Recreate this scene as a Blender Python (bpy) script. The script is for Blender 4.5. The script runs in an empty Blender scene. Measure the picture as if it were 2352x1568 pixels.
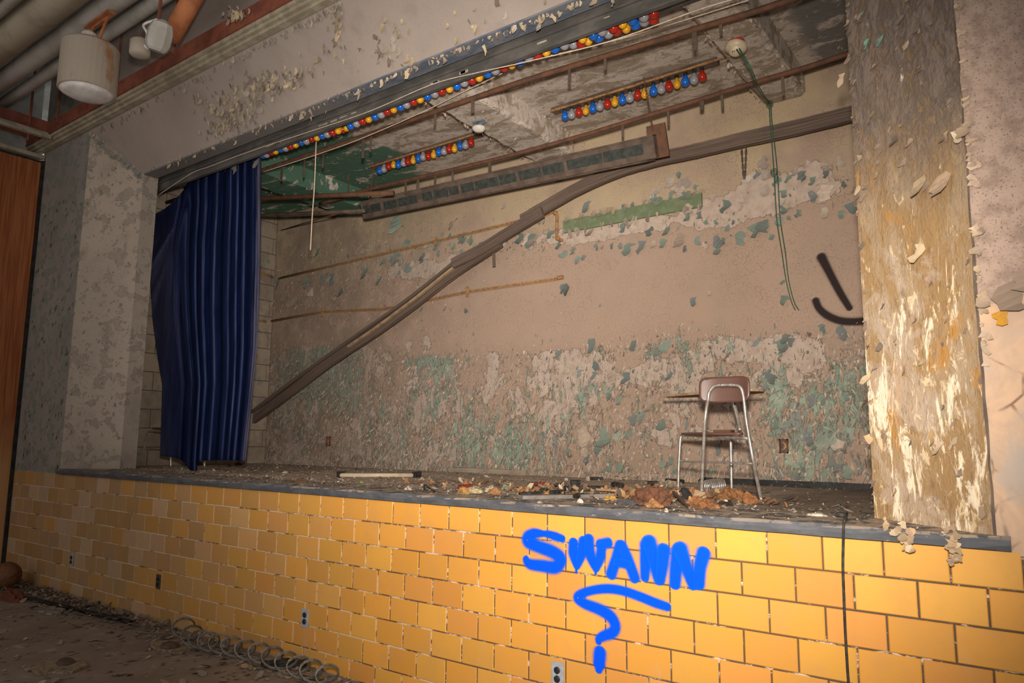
import bpy, bmesh, math, random
import numpy as np
from mathutils import Vector, Matrix

# ------------------------------------------------------------------ camera, light, exposure
SC = bpy.context.scene
COL = SC.collection
# axes of the photograph's camera (right, down, forward), its place and focal length in pixels of a 2352 x 1568 frame
CAM_R = np.array([[0.8081, 0.5890, 0.0094], [-0.0713, 0.1137, -0.9910], [-0.5847, 0.8001, 0.1338]])
CAM_P = np.array([4.19, -3.0876, 1.4213])
CAM_F = 1658.4
cd = bpy.data.cameras.new('camera'); cam = bpy.data.objects.new('camera', cd); COL.objects.link(cam)
cd.sensor_width = 36.0; cd.lens = CAM_F * 36.0 / 2352.0; cd.clip_start = 0.05; cd.clip_end = 60
m3 = Matrix((CAM_R[0], -CAM_R[1], -CAM_R[2])).transposed()
cam.matrix_world = Matrix.Translation(Vector(CAM_P)) @ m3.to_quaternion().to_matrix().to_4x4()
SC.camera = cam

wd = bpy.data.worlds.new('world'); SC.world = wd; wd.use_nodes = True
wd.node_tree.nodes['Background'].inputs[0].default_value = (1.0, 0.95, 0.9, 1)
wd.node_tree.nodes['Background'].inputs[1].default_value = 0.46

def spot(name, loc, target, power, col, angle, blend, rad):
    l = bpy.data.lights.new(name, 'SPOT'); l.energy = power; l.color = col; l.spot_size = math.radians(angle)
    l.spot_blend = blend; l.shadow_soft_size = rad
    o = bpy.data.objects.new(name, l); COL.objects.link(o); o.location = loc
    o.rotation_euler = (Vector(target) - Vector(loc)).to_track_quat('-Z', 'Y').to_euler()
    return o
# the photographer's flash, a hand above the camera
spot('flash', (4.17, -3.05, 1.72), (1.35, 2.0, 2.00), 1250, (1.0, 0.89, 0.77), 76, 1.0, 0.07)
# fill spot added beside the flash to brighten the left of the stage
spot('flash_fill', (4.12, -3.05, 1.78), (-0.79, 1.6, 3.45), 860, (1.0, 0.92, 0.84), 58, 1.0, 0.07)
# unseen fill lamp added behind the camera to lift the dim hall side
al = bpy.data.lights.new('hall_fill', 'AREA'); al.energy = 26; al.size = 3.0; al.color = (1.0, 0.9, 0.8)
ao = bpy.data.objects.new('hall_fill', al); COL.objects.link(ao); ao.location = (-0.6, -5.2, 3.6)
ao.rotation_euler = (Vector((-0.6, 1.0, 2.6)) - ao.location).to_track_quat('-Z', 'Y').to_euler()

SC.view_settings.view_transform = 'Standard'; SC.view_settings.look = 'None'
SC.cycles.transparent_max_bounces = 32
SC.view_settings.exposure = 0.0; SC.view_settings.gamma = 1.0; SC.view_settings.use_curve_mapping = False

# ------------------------------------------------------------------ helpers
rnd = random.Random(7)
def ray(px, py): return np.array([(px - 1176) / CAM_F, (py - 784) / CAM_F, 1.0]) @ CAM_R
def hit(px, py, ax, v):
    d = ray(px, py); t = (v - CAM_P[ax]) / d[ax]; q = CAM_P + t * d
    return Vector(q)
def onY(px, py, Y): return hit(px, py, 1, Y)
def onZ(px, py, Z): return hit(px, py, 2, Z)
def pxm(p):   # metres per picture pixel at a point
    return float((np.array(p) - CAM_P) @ CAM_R[2]) / CAM_F

def link(name, me, mat=None, parent=None, kind=None, label=None, smooth=False):
    o = bpy.data.objects.new(name, me); COL.objects.link(o)
    if mat is not None:
        for mm in (mat if isinstance(mat, (list, tuple)) else [mat]): me.materials.append(mm)
    if parent is not None: o.parent = parent
    if kind: o['kind'] = kind
    if label: o['label'] = label
    if smooth:
        me.polygons.foreach_set('use_smooth', [True] * len(me.polygons))
    return o
def empty(name, label, cat, loc=(0, 0, 0), group=None):
    o = bpy.data.objects.new(name, None); COL.objects.link(o); o.location = loc; o.empty_display_size = 0.05
    o['label'] = label; o['category'] = cat
    if group: o['group'] = group
    bpy.context.view_layer.update()
    return o
def tag(o, label, cat, group=None):
    o['label'] = label; o['category'] = cat
    if group: o['group'] = group
    return o

class MB:
    """collects verts and faces of one mesh"""
    def __init__(s): s.v = []; s.f = []; s.c = []; s.off = Vector((0, 0, 0))
    def add(s, vs, fs, col=None):
        b = len(s.v); s.v += [tuple(Vector(v) - s.off) for v in vs]; s.f += [tuple(b + i for i in f) for f in fs]
        if col is not None: s.c += [col] * len(vs)
    def box(s, lo, hi, ch=0.0):
        (x0, y0, z0), (x1, y1, z1) = lo, hi
        if ch <= 0:
            s.add([(x0,y0,z0),(x1,y0,z0),(x1,y1,z0),(x0,y1,z0),(x0,y0,z1),(x1,y0,z1),(x1,y1,z1),(x0,y1,z1)],
                  [(0,3,2,1),(4,5,6,7),(0,1,5,4),(1,2,6,5),(2,3,7,6),(3,0,4,7)])
        else:
            bm = bmesh.new(); bmesh.ops.create_cube(bm, size=1)
            for v in bm.verts: v.co = Vector(((x0+x1)/2 + v.co.x*(x1-x0), (y0+y1)/2 + v.co.y*(y1-y0), (z0+z1)/2 + v.co.z*(z1-z0)))
            bmesh.ops.bevel(bm, geom=bm.edges[:] , offset=ch, segments=2, affect='EDGES', profile=0.6)
            bm.verts.index_update(); s.add([v.co.copy() for v in bm.verts], [[v.index for v in f.verts] for f in bm.faces]); bm.free()
    def bar(s, a, b, w, h, up=(0, 0, 1), jit=0.0, n=1):
        a, b = Vector(a), Vector(b); d = (b - a).normalized(); sd = d.cross(Vector(up)).normalized(); u = sd.cross(d).normalized()
        vs = []; fs = []
        for k in range(n + 1):
            p = a.lerp(b, k / n)
            for (i, j) in ((-1,-1),(1,-1),(1,1),(-1,1)):
                vs.append(p + sd*(i*w/2*(1+rnd.uniform(-jit,jit))) + u*(j*h/2*(1+rnd.uniform(-jit,jit))))
        for k in range(n):
            for i in range(4):
                q = k*4; fs.append((q+i, q+(i+1)%4, q+4+(i+1)%4, q+4+i))
        fs += [(3,2,1,0), tuple(n*4+i for i in range(4))]
        s.add(vs, fs)
    def tube(s, pts, r, seg=8, cap=True, radii=None):
        pts = [Vector(p) for p in pts]; n = len(pts); t0 = None; vs = []; fs = []
        side = None
        for k, p in enumerate(pts):
            d = (pts[min(k+1, n-1)] - pts[max(k-1, 0)])
            if d.length < 1e-9: d = Vector((0, 0, 1))
            d.normalize()
            if side is None:
                side = d.cross(Vector((0, 0, 1)))
                if side.length < 0.05: side = d.cross(Vector((1, 0, 0)))
            side = (side - d * side.dot(d)).normalized(); u = side.cross(d)
            rr = radii[k] if radii else r
            for i in range(seg):
                a = 2*math.pi*i/seg; vs.append(p + side*(math.cos(a)*rr) + u*(math.sin(a)*rr))
        for k in range(n-1):
            for i in range(seg):
                a = k*seg + i; b = k*seg + (i+1) % seg; fs.append((a, b, b+seg, a+seg))
        if cap: fs += [tuple(range(seg-1, -1, -1)), tuple((n-1)*seg + i for i in range(seg))]
        s.add(vs, fs)
    def lathe(s, prof, seg, M):
        vs = []; fs = []
        for (r, z) in prof:
            for i in range(seg):
                a = 2*math.pi*i/seg; vs.append(M @ Vector((r*math.cos(a), r*math.sin(a), z)))
        for k in range(len(prof)-1):
            for i in range(seg):
                a = k*seg+i; b = k*seg+(i+1) % seg; fs.append((a, b, b+seg, a+seg))
        fs += [tuple(range(seg-1, -1, -1)), tuple((len(prof)-1)*seg+i for i in range(seg))]
        s.add(vs, fs)
    def mesh(s, name):
        me = bpy.data.meshes.new(name); me.from_pydata(s.v, [], s.f)
        if s.c:
            at = me.color_attributes.new('col', 'FLOAT_COLOR', 'POINT')
            at.data.foreach_set('color', np.array([(c[0], c[1], c[2], 1.0) for c in s.c], dtype=np.float32).ravel())
        me.update(); return me
    def build(s, name, mat=None, parent=None, kind=None, label=None, smooth=False):
        return link(name, s.mesh(name), mat, parent, kind, label, smooth)

def smooth_path(pts, sub=6):
    """Catmull-Rom through points"""
    P = [Vector(p) for p in pts]; out = []
    for i in range(len(P)-1):
        a = P[max(i-1, 0)]; b = P[i]; c = P[i+1]; d = P[min(i+2, len(P)-1)]
        for k in range(sub):
            t = k/sub
            out.append(0.5*((2*b) + (c-a)*t + (2*a-5*b+4*c-d)*t*t + (3*b-3*c+d-a)*t*t*t))
    out.append(P[-1]); return out

# ------------------------------------------------------------------ material kit
class G:
    def __init__(s, name):
        s.mat = bpy.data.materials.new(name); s.mat.use_nodes = True; s.nt = s.mat.node_tree; s.nt.nodes.clear()
        s.out = s.nt.nodes.new('ShaderNodeOutputMaterial'); s.b = s.nt.nodes.new('ShaderNodeBsdfPrincipled')
        s.nt.links.new(s.b.outputs[0], s.out.inputs[0]); s._pos = None
    def put(s, inp, v):
        if hasattr(v, 'is_output'): s.nt.links.new(v, inp)
        elif isinstance(v, (tuple, list)) and len(v) == 3 and inp.type == 'RGBA': inp.default_value = (*v, 1)
        else: inp.default_value = v
    def pos(s):
        if s._pos is None: s._pos = s.nt.nodes.new('ShaderNodeNewGeometry').outputs['Position']
        return s._pos
    def vmap(s, scale, vec=None):
        n = s.nt.nodes.new('ShaderNodeMapping'); s.put(n.inputs['Vector'], vec or s.pos()); n.inputs['Scale'].default_value = scale
        return n.outputs[0]
    def noise(s, scale, detail=4, rough=0.6, stretch=None, dist=0.0, vec=None):
        n = s.nt.nodes.new('ShaderNodeTexNoise'); n.inputs['Scale'].default_value = scale; n.inputs['Detail'].default_value = detail
        n.inputs['Roughness'].default_value = rough; n.inputs['Distortion'].default_value = dist
        s.put(n.inputs['Vector'], s.vmap(stretch, vec) if stretch else (vec or s.pos())); return n.outputs['Fac']
    def voro(s, scale, feature='F1', stretch=None, out='Distance', rand=1.0):
        n = s.nt.nodes.new('ShaderNodeTexVoronoi'); n.feature = feature; n.inputs['Scale'].default_value = scale
        n.inputs['Randomness'].default_value = rand
        s.put(n.inputs['Vector'], s.vmap(stretch) if stretch else s.pos()); return n.outputs[out]
    def m(s, op, a, b=0.0, clamp=False):
        n = s.nt.nodes.new('ShaderNodeMath'); n.operation = op; n.use_clamp = clamp
        s.put(n.inputs[0], a); s.put(n.inputs[1], b); return n.outputs[0]
    def step(s, f, a, b, lo=0.0, hi=1.0):
        n = s.nt.nodes.new('ShaderNodeMapRange'); n.interpolation_type = 'SMOOTHSTEP'
        s.put(n.inputs['Value'], f); s.put(n.inputs['From Min'], a); s.put(n.inputs['From Max'], b)
        n.inputs['To Min'].default_value = lo; n.inputs['To Max'].default_value = hi; return n.outputs['Result']
    def mix(s, f, a, b, mode='MIX'):
        n = s.nt.nodes.new('ShaderNodeMix'); n.data_type = 'RGBA'; n.blend_type = mode; n.clamp_factor = True
        s.put(n.inputs[0], f); s.put(n.inputs[6], a); s.put(n.inputs[7], b); return n.outputs[2]
    def attr(s, name, out='Fac'):
        n = s.nt.nodes.new('ShaderNodeAttribute'); n.attribute_name = name; return n.outputs[out]
    def xyz(s):
        n = s.nt.nodes.new('ShaderNodeSeparateXYZ'); s.put(n.inputs[0], s.pos()); return n.outputs
    def bump(s, h, strength=0.5, dist=0.01, normal=None):
        n = s.nt.nodes.new('ShaderNodeBump'); n.inputs['Strength'].default_value = strength; n.inputs['Distance'].default_value = dist
        s.put(n.inputs['Height'], h)
        if normal: s.put(n.inputs['Normal'], normal)
        return n.outputs[0]
    def done(s, col, rough=0.85, metal=0.0, bump=None, spec=0.3):
        s.put(s.b.inputs['Base Color'], col); s.put(s.b.inputs['Roughness'], rough); s.put(s.b.inputs['Metallic'], metal)
        s.b.inputs['Specular IOR Level'].default_value = spec
        if bump: s.put(s.b.inputs['Normal'], bump)
        return s.mat

def plain(name, c1, c2, scale=20, rough=0.8, metal=0.0, bump=0.3, spec=0.3, detail=5, lo=0.4, hi=0.62, stretch=None):
    g = G(name); n = g.noise(scale, detail, 0.65, stretch); f = g.step(n, lo, hi)
    return g.done(g.mix(f, c1, c2), rough, metal, g.bump(n, bump, 0.004) if bump else None, spec)

MT = {}
def bare_edges(g, mask, w=0.08):   # narrow line along a mask's border
    return g.m('MULTIPLY', g.step(mask, 0.02, 0.35), g.m('SUBTRACT', 1.0, g.step(mask, 0.5, 0.9)))

# back wall of the stage: old beige paint, pink below, teal undercoat and pale primer where it has come off
g = G('peeling_wall'); p = g.xyz()
teal_f, prim_f = g.attr('teal'), g.attr('primer')
nb = g.noise(3.6, 11, 0.68, (1, 1, 0.85), 0.5); nv = g.noise(8, 11, 0.76, (1.7, 1, 0.55), 0.8); nf = g.noise(70, 4, 0.6); nl = g.noise(1.3, 4, 0.6)
z = g.m('ADD', p[2], g.m('MULTIPLY', g.m('SUBTRACT', nl, 0.5), 0.5))
base = g.mix(g.step(z, 3.1, 3.55), (0.385, 0.274, 0.208), (0.43, 0.335, 0.22))
base = g.mix(g.step(g.noise(2.2, 6, 0.6), 0.38, 0.68), base, (0.36, 0.262, 0.20))
speck = g.m('MULTIPLY', g.step(g.noise(135, 2, 0.5), 0.57, 0.66), g.step(g.noise(2.6, 3, 0.5), 0.34, 0.52))
base = g.mix(g.m('MULTIPLY', speck, 0.55), base, (0.15, 0.10, 0.075))
mp = g.step(g.m('ADD', nb, g.m('MULTIPLY', prim_f, 0.62)), 0.78, 0.795)
mt = g.step(g.m('ADD', nv, g.m('MULTIPLY', teal_f, 0.62)), 0.80, 0.815)
primer = g.mix(g.step(g.noise(14, 5, 0.6), 0.35, 0.7), (0.48, 0.385, 0.32), (0.39, 0.30, 0.245))
teal = g.mix(g.step(g.noise(8, 6, 0.65), 0.42, 0.6), (0.215, 0.27, 0.215), (0.31, 0.37, 0.29))
teal = g.mix(g.step(g.noise(3.1, 3, 0.6), 0.5, 0.64), teal, (0.235, 0.255, 0.225))
col = g.mix(mp, base, primer); col = g.mix(mt, col, teal)
crack = g.step(g.voro(13, 'DISTANCE_TO_EDGE'), 0.0, 0.02)
crm = g.m('MULTIPLY', g.m('SUBTRACT', 1.0, crack), g.step(g.noise(3.4, 4, 0.6), 0.52, 0.62))
col = g.mix(g.m('MULTIPLY', crm, 0.6), col, (0.12, 0.09, 0.07))
edge = g.m('ADD', bare_edges(g, g.step(g.m('ADD', nb, g.m('MULTIPLY', prim_f, 0.62)), 0.77, 0.80)), bare_edges(g, g.step(g.m('ADD', nv, g.m('MULTIPLY', teal_f, 0.62)), 0.785, 0.82)), True)
col = g.mix(g.m('MULTIPLY', edge, 0.5), col, (0.16, 0.115, 0.085))
col = g.mix(g.m('MULTIPLY', g.attr('dirt'), g.step(g.noise(4, 6, 0.7), 0.3, 0.6)), col, (0.19, 0.145, 0.11))
h = g.m('SUBTRACT', 1.0, g.m('ADD', g.m('MULTIPLY', mp, 0.5), g.m('MULTIPLY', mt, 0.5)))
h = g.m('ADD', h, g.m('MULTIPLY', nf, 0.25)); h = g.m('ADD', h, g.m('MULTIPLY', g.noise(26, 6, 0.72, (1.5, 1, 0.6)), g.attr('rough')))
MT['back'] = g.done(col, 0.9, 0, g.bump(h, 0.8, 0.010), 0.2)

# plaster of the proscenium header and the left jamb
def plaster(name, c1, c2, cpatch, patch=0.62, dirt=(0.2, 0.16, 0.13), speck=0.3):
    g = G(name); n = g.noise(3.0, 7, 0.62); n2 = g.noise(7, 8, 0.68, None, 0.4)
    c = g.mix(g.step(g.noise(1.1, 4, 0.6), 0.35, 0.65), c1, c2)
    mk = g.step(n2, patch, patch + 0.012); c = g.mix(mk, c, cpatch)
    c = g.mix(g.m('MULTIPLY', g.step(g.noise(60, 3, 0.6), 0.6, 0.72), speck), c, dirt)
    c = g.mix(g.m('MULTIPLY', bare_edges(g, g.step(n2, patch - 0.012, patch + 0.03)), 0.5), c, dirt)
    c = g.mix(g.m('MULTIPLY', g.step(n, 0.5, 0.75), 0.45), c, dirt)
    h = g.m('ADD', g.m('MULTIPLY', mk, -0.5), g.m('MULTIPLY', g.noise(40, 5, 0.65), 0.5))
    return g.done(c, 0.9, 0, g.bump(h, 0.6, 0.006), 0.2)
MT['header'] = plaster('header_plaster', (0.35, 0.29, 0.252), (0.31, 0.26, 0.228), (0.265, 0.225, 0.195), 0.70, (0.2, 0.165, 0.14), 0.35)
MT['jamb_l'] = plaster('jamb_plaster', (0.40, 0.33, 0.27), (0.35, 0.29, 0.24), (0.30, 0.25, 0.205), 0.555, (0.17, 0.14, 0.11), 0.7)
MT['wall_l'] = plaster('dark_plaster', (0.30, 0.265, 0.245), (0.25, 0.225, 0.205), (0.21, 0.23, 0.19), 0.53, (0.14, 0.125, 0.11), 0.6)

# right jamb: rain-stained brown plaster with white bloom low down and rough grey high up
g = G('stained_jamb'); p = g.xyz()
nv = g.noise(5.5, 10, 0.72, (2.2, 2.2, 0.5), 0.7); nn = g.noise(14, 8, 0.7, (1.4, 1.4, 0.6), 0.8); nl = g.noise(2.2, 5, 0.6)
lowm = g.step(g.m('ADD', p[2], g.m('MULTIPLY', g.m('SUBTRACT', nl, 0.5), 1.0)), 2.95, 2.35)
c = g.mix(g.step(nl, 0.40, 0.62), (0.21, 0.145, 0.085), (0.25, 0.19, 0.13))
c = g.mix(lowm, c, g.mix(g.step(g.noise(4.2, 8, 0.7, (1.3, 1.3, .7), 0.6), 0.42, 0.60), (0.34, 0.215, 0.10), (0.40, 0.295, 0.19)))
c = g.mix(g.step(g.noise(3.1, 7, 0.66, (1.2, 1.2, 0.7), 0.5), 0.545, 0.66), c, (0.46, 0.235, 0.06))
zz = g.m('ADD', p[2], g.m('MULTIPLY', g.m('SUBTRACT', nl, 0.5), 1.1))
grey = g.mix(g.step(nn, 0.42, 0.6), (0.125, 0.10, 0.088), (0.235, 0.185, 0.155))
gm = g.m('MULTIPLY', g.step(zz, 2.2, 3.0), g.step(nn, 0.40, 0.46)); c = g.mix(gm, c, grey)
bloom = g.step(g.m('ADD', nv, g.step(zz, 1.5, 3.0, 0.0, -0.12)), 0.535, 0.585)
bloom2 = g.step(g.m('ADD', nn, g.step(zz, 1.5, 3.0, 0.005, -0.11)), 0.55, 0.60)
bloom3 = g.step(g.m('ADD', g.noise(2.6, 9, 0.68, None, 0.7), g.step(zz, 1.6, 2.7, 0.03, -0.12)), 0.53, 0.60)
c = g.mix(g.m('MULTIPLY', bloom3, 0.45), c, (0.56, 0.47, 0.40))
c = g.mix(g.m('MULTIPLY', bloom2, 0.75), c, (0.80, 0.62, 0.40)); c = g.mix(g.m('MULTIPLY', bloom, 0.9), c, (0.88, 0.76, 0.58))
c = g.mix(g.m('MULTIPLY', g.step(g.noise(36, 6, 0.72, (1.5, 1.5, 0.5)), 0.55, 0.64), 0.5), c, (0.17, 0.11, 0.06))
c = g.mix(g.step(g.noise(9, 6, 0.7, None, 1.0), 0.735, 0.75), c, (0.22, 0.42, 0.29))
h = g.m('ADD', g.m('MULTIPLY', nn, 0.9), g.m('MULTIPLY', g.noise(45, 5, 0.7), g.step(zz, 2.0, 3.2, 0.35, 1.1)))
MT['jamb_r'] = g.done(c, 0.85, 0, g.bump(h, 0.75, 0.014), 0.25)

# pinkish wall at the far right: mould specks above, bare stained plaster below
g = G('mouldy_wall'); p = g.xyz(); nl = g.noise(2.0, 6, 0.62, None, 0.5)
zz = g.m('ADD', p[2], g.m('MULTIPLY', g.m('SUBTRACT', nl, 0.5), 0.4))
low = g.mix(g.step(g.noise(3.5, 7, 0.65, None, 0.8), 0.4, 0.6), (0.55, 0.375, 0.25), (0.44, 0.32, 0.235))
low = g.mix(g.m('MULTIPLY', g.step(g.voro(4.5, 'DISTANCE_TO_EDGE'), 0.03, 0.0), g.step(g.noise(3, 4, .6), .5, .6)), low, (0.19, 0.12, 0.08))
low = g.mix(g.step(g.noise(1.7, 7, 0.66, None, .6), 0.50, 0.60), low, (0.40, 0.335, 0.285))
up = g.mix(g.step(g.noise(14, 7, 0.7), 0.42, 0.62), (0.385, 0.285, 0.23), (0.27, 0.195, 0.155))
c = g.mix(g.step(zz, 1.95, 1.97), low, up)
sp = g.m('MULTIPLY', g.step(g.noise(125, 2, 0.5), 0.585, 0.66), g.step(zz, 1.95, 2.05))
c = g.mix(g.m('MULTIPLY', sp, 0.75), c, (0.14, 0.10, 0.09))
c = g.mix(g.m('MULTIPLY', g.step(g.noise(5, 6, 0.7), 0.55, 0.75), 0.5), c, (0.24, 0.17, 0.12))
MT['wall_r'] = g.done(c, 0.9, 0, g.bump(g.noise(30, 6, 0.7), 0.5, 0.006), 0.2)

# stage ceiling: flaking white over brown, green in the left bay
g = G('flaking_ceiling'); p = g.xyz()
n1 = g.noise(5, 9, 0.7, (0.6, 1.3, 1), 0.6); n2 = g.noise(16, 7, 0.72, None, 0.5); n3 = g.noise(1.7, 4, 0.6)
c = g.mix(g.step(n1, 0.44, 0.52), (0.33, 0.265, 0.20), (0.54, 0.465, 0.40))
c = g.mix(g.m('MULTIPLY', g.step(n2, 0.53, 0.6), 0.6), c, (0.23, 0.19, 0.16))
c = g.mix(g.m('MULTIPLY', g.step(g.noise(11, 8, 0.75, (0.7, 1.4, 1), 1.0), 0.60, 0.64), 0.9), c, (0.62, 0.55, 0.50))
gx = g.m('MULTIPLY', g.step(g.m('ADD', p[0], g.m('MULTIPLY', g.m('SUBTRACT', n3, 0.5), 1.6)), -0.75, -0.95), g.step(n1, 0.60, 0.56))
c = g.mix(gx, c, (0.082, 0.165, 0.115))
rx = g.step(p[0], 3.0, 3.1); c = g.mix(g.m('MULTIPLY', rx, g.step(n1, 0.62, 0.55)), c, (0.20, 0.19, 0.18))
MT['ceiling'] = g.done(c, 0.9, 0, g.bump(g.m('ADD', n1, g.m('MULTIPLY', n2, 0.6)), 0.9, 0.015), 0.2)

# glazed facing tile: colour of each tile from the object, grime on top
g = G('glazed_tile'); oi = g.nt.nodes.new('ShaderNodeObjectInfo')
n1 = g.noise(6, 6, 0.6); n2 = g.noise(140, 2, 0.5)
c = g.mix(g.m('MULTIPLY', g.step(n1, 0.42, 0.7), 0.35), oi.outputs['Color'], (0.50, 0.26, 0.085))
c = g.mix(g.m('MULTIPLY', g.step(n2, 0.66, 0.72), 0.25), c, (0.3, 0.16, 0.05))
c = g.mix(g.m('MULTIPLY', g.step(g.noise(2.4, 7, 0.7, (2, 1, 0.6), 0.5), 0.60, 0.72), 0.28), c, (0.52, 0.36, 0.24))
MT['tile'] = g.done(c, g.step(n1, 0.3, 0.7, 0.42, 0.62), 0, g.bump(g.noise(55, 3, 0.5), 0.12, 0.002), 0.28)
g = G('mortar'); c = g.mix(g.step(g.m('ADD', g.noise(5, 8, 0.74, (1.2, 1, 3)), g.step(g.xyz()[0], 3.2, -1.0, -0.05, 0.09)), 0.49, 0.57), (0.11, 0.07, 0.04), (0.62, 0.50, 0.38))
MT['mortar'] = g.done(c, 0.9, 0, g.bump(g.noise(90, 4, 0.6), 0.5, 0.003))

# stage lip in chipped slate-blue paint
g = G('slate_paint'); n1 = g.noise(9, 8, 0.7, (0.7, 1, 1.5), 0.4); nrm = g.nt.nodes.new('ShaderNodeSeparateXYZ')
g.put(nrm.inputs[0], g.nt.nodes.new('ShaderNodeNewGeometry').outputs['Normal'])
c = g.mix(g.step(n1, 0.42, 0.62), (0.068, 0.073, 0.084), (0.10, 0.105, 0.118))
c = g.mix(g.m('MULTIPLY', g.step(g.noise(30, 6, 0.7, (0.5, 1, 1)), 0.64, 0.68), 0.8), c, (0.45, 0.38, 0.33))
c = g.mix(g.m('MULTIPLY', g.step(nrm.outputs[2], 0.4, 0.8), g.step(g.noise(14, 7, 0.72), 0.44, 0.54)), c, (0.42, 0.33, 0.25))
MT['slate'] = g.done(c, 0.6, 0, g.bump(n1, 0.3, 0.004))
g = G('slate_soffit'); n1 = g.noise(5, 8, 0.7, (1, 1.6, 1), 0.5); px_ = g.xyz()
bl = g.mix(g.step(n1, 0.4, 0.6), (0.10, 0.125, 0.175), (0.18, 0.185, 0.20))
c = g.mix(g.m('MULTIPLY', g.step(g.m('ADD', px_[0], g.m('MULTIPLY', n1, 1.5)), 0.9, 0.3), 0.8), bl, (0.21, 0.185, 0.165))
c = g.mix(g.step(g.noise(22, 7, 0.75, None, 1.0), 0.62, 0.65), c, (0.38, 0.33, 0.28))
MT['soffit'] = g.done(c, 0.75, 0, g.bump(n1, 0.5, 0.006))

# floors
g = G('stage_boards'); p = g.xyz()
n1 = g.noise(5, 8, 0.7, (0.45, 2.2, 1)); n2 = g.noise(42, 5, 0.7)
c = g.mix(g.step(n1, 0.40, 0.6), (0.62, 0.50, 0.40), (0.40, 0.31, 0.24))
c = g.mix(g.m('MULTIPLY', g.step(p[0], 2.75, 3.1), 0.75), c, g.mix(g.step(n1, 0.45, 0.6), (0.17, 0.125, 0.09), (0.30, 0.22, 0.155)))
c = g.mix(g.step(n2, 0.58, 0.64), c, (0.56, 0.45, 0.36))
MT['stage_floor'] = g.done(c, 0.9, 0, g.bump(n2, 0.6, 0.006))
g = G('hall_floor'); n1 = g.noise(1.5, 7, 0.65); n2 = g.noise(7, 8, 0.7, None, 0.6)
c = g.mix(g.step(n1, 0.35, 0.65), (0.20, 0.16, 0.13), (0.28, 0.225, 0.185))
c = g.mix(g.m('MULTIPLY', g.step(n2, 0.56, 0.66), 0.55), c, (0.42, 0.36, 0.30))
MT['hall_floor'] = g.done(c, 0.75, 0, g.bump(n2, 0.4, 0.006))

# veneer, metals, woods
g = G('wood_veneer'); n1 = g.noise(3, 6, 0.6, (14, 14, 0.5)); p = g.xyz()
c = g.mix(g.step(n1, 0.4, 0.6), (0.27, 0.078, 0.026), (0.40, 0.14, 0.05))
c = g.mix(g.step(g.m('ADD', p[2], g.m('MULTIPLY', g.m('ADD', n1, g.noise(1.4, 4, 0.6)), 0.9)), 2.5, 2.0), c, (0.50, 0.26, 0.11))
MT['veneer'] = g.done(c, 0.55, 0, g.bump(n1, 0.15, 0.003))
MT['black'] = plain('black_metal', (0.012, 0.011, 0.011), (0.03, 0.028, 0.025), 18, 0.55)
MT['rubber'] = plain('black_rubber', (0.018, 0.017, 0.016), (0.05, 0.045, 0.04), 30, 0.65)
MT['rust'] = plain('rusty_steel', (0.135, 0.060, 0.032), (0.085, 0.045, 0.03), 14, 0.75, 0, 0.4)
MT['rust_b'] = plain('orange_primer', (0.50, 0.19, 0.08), (0.36, 0.125, 0.055), 7, 0.7)
MT['rustpipe'] = plain('ochre_rust_pipe', (0.40, 0.21, 0.075), (0.22, 0.11, 0.05), 40, 0.8)
MT['maroon'] = plain('maroon_steel', (0.26, 0.085, 0.05), (0.17, 0.055, 0.036), 6, 0.7)
MT['cream'] = plain('cream_channel', (0.42, 0.37, 0.275), (0.30, 0.26, 0.19), 8, 0.6)
MT['greypipe'] = plain('grey_duct_paint', (0.50, 0.49, 0.455), (0.38, 0.36, 0.32), 3, 0.7)
MT['beigeduct'] = plain('beige_duct_paint', (0.46, 0.42, 0.32), (0.36, 0.31, 0.23), 3, 0.7)
MT['deck'] = plain('ceiling_deck', (0.42, 0.43, 0.415), (0.28, 0.28, 0.26), 2, 0.85)
g = G('rusted_can'); n1 = g.noise(5, 7, 0.65, (1, 1, 0.5)); c = g.mix(g.step(n1, 0.55, 0.68), (0.40, 0.345, 0.28), (0.36, 0.18, 0.085))
MT['can'] = g.done(c, 0.6, 0, g.bump(n1, 0.2, 0.003))
MT['lens'] = plain('frosted_lens', (0.78, 0.75, 0.74), (0.6, 0.57, 0.55), 9, 0.5)
MT['trough'] = plain('dark_trough_paint', (0.065, 0.062, 0.058), (0.11, 0.10, 0.09), 7, 0.6, stretch=(0.5, 1, 1))
MT['brownbox'] = plain('brown_box_paint', (0.12, 0.085, 0.064), (0.075, 0.052, 0.039), 9, 0.7)
MT['window'] = plain('dark_gel', (0.028, 0.034, 0.03), (0.05, 0.055, 0.048), 25, 0.5)
g = G('old_timber'); uv = g.attr('col', 'Vector'); n1 = g.noise(1.0, 6, 0.65, (1.2, 7.0, 1), vec=uv); n2 = g.noise(14, 5, .65)
c = g.mix(g.step(n1, 0.40, 0.60), (0.085, 0.058, 0.045), (0.165, 0.118, 0.092)); c = g.mix(g.m('MULTIPLY', g.step(n2, .5, .7), .4), c, (0.09, 0.068, 0.055))
MT['greywood'] = plain('weathered_grey_board', (0.20, 0.185, 0.17), (0.14, 0.128, 0.118), 9, 0.8)
MT['timber'] = g.done(c, 0.8, 0, g.bump(n1, 0.4, 0.004))
MT['lightwood'] = plain('pale_timber', (0.36, 0.25, 0.15), (0.26, 0.17, 0.10), 12, 0.75)
MT['rope'] = plain('white_rope', (0.55, 0.46, 0.36), (0.42, 0.33, 0.25), 60, 0.9)
MT['greenwire'] = plain('green_wire', (0.022, 0.075, 0.04), (0.04, 0.11, 0.06), 30, 0.5)
MT['ivory'] = plain('ivory_plastic', (0.52, 0.43, 0.30), (0.44, 0.36, 0.25), 20, 0.4)
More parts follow.
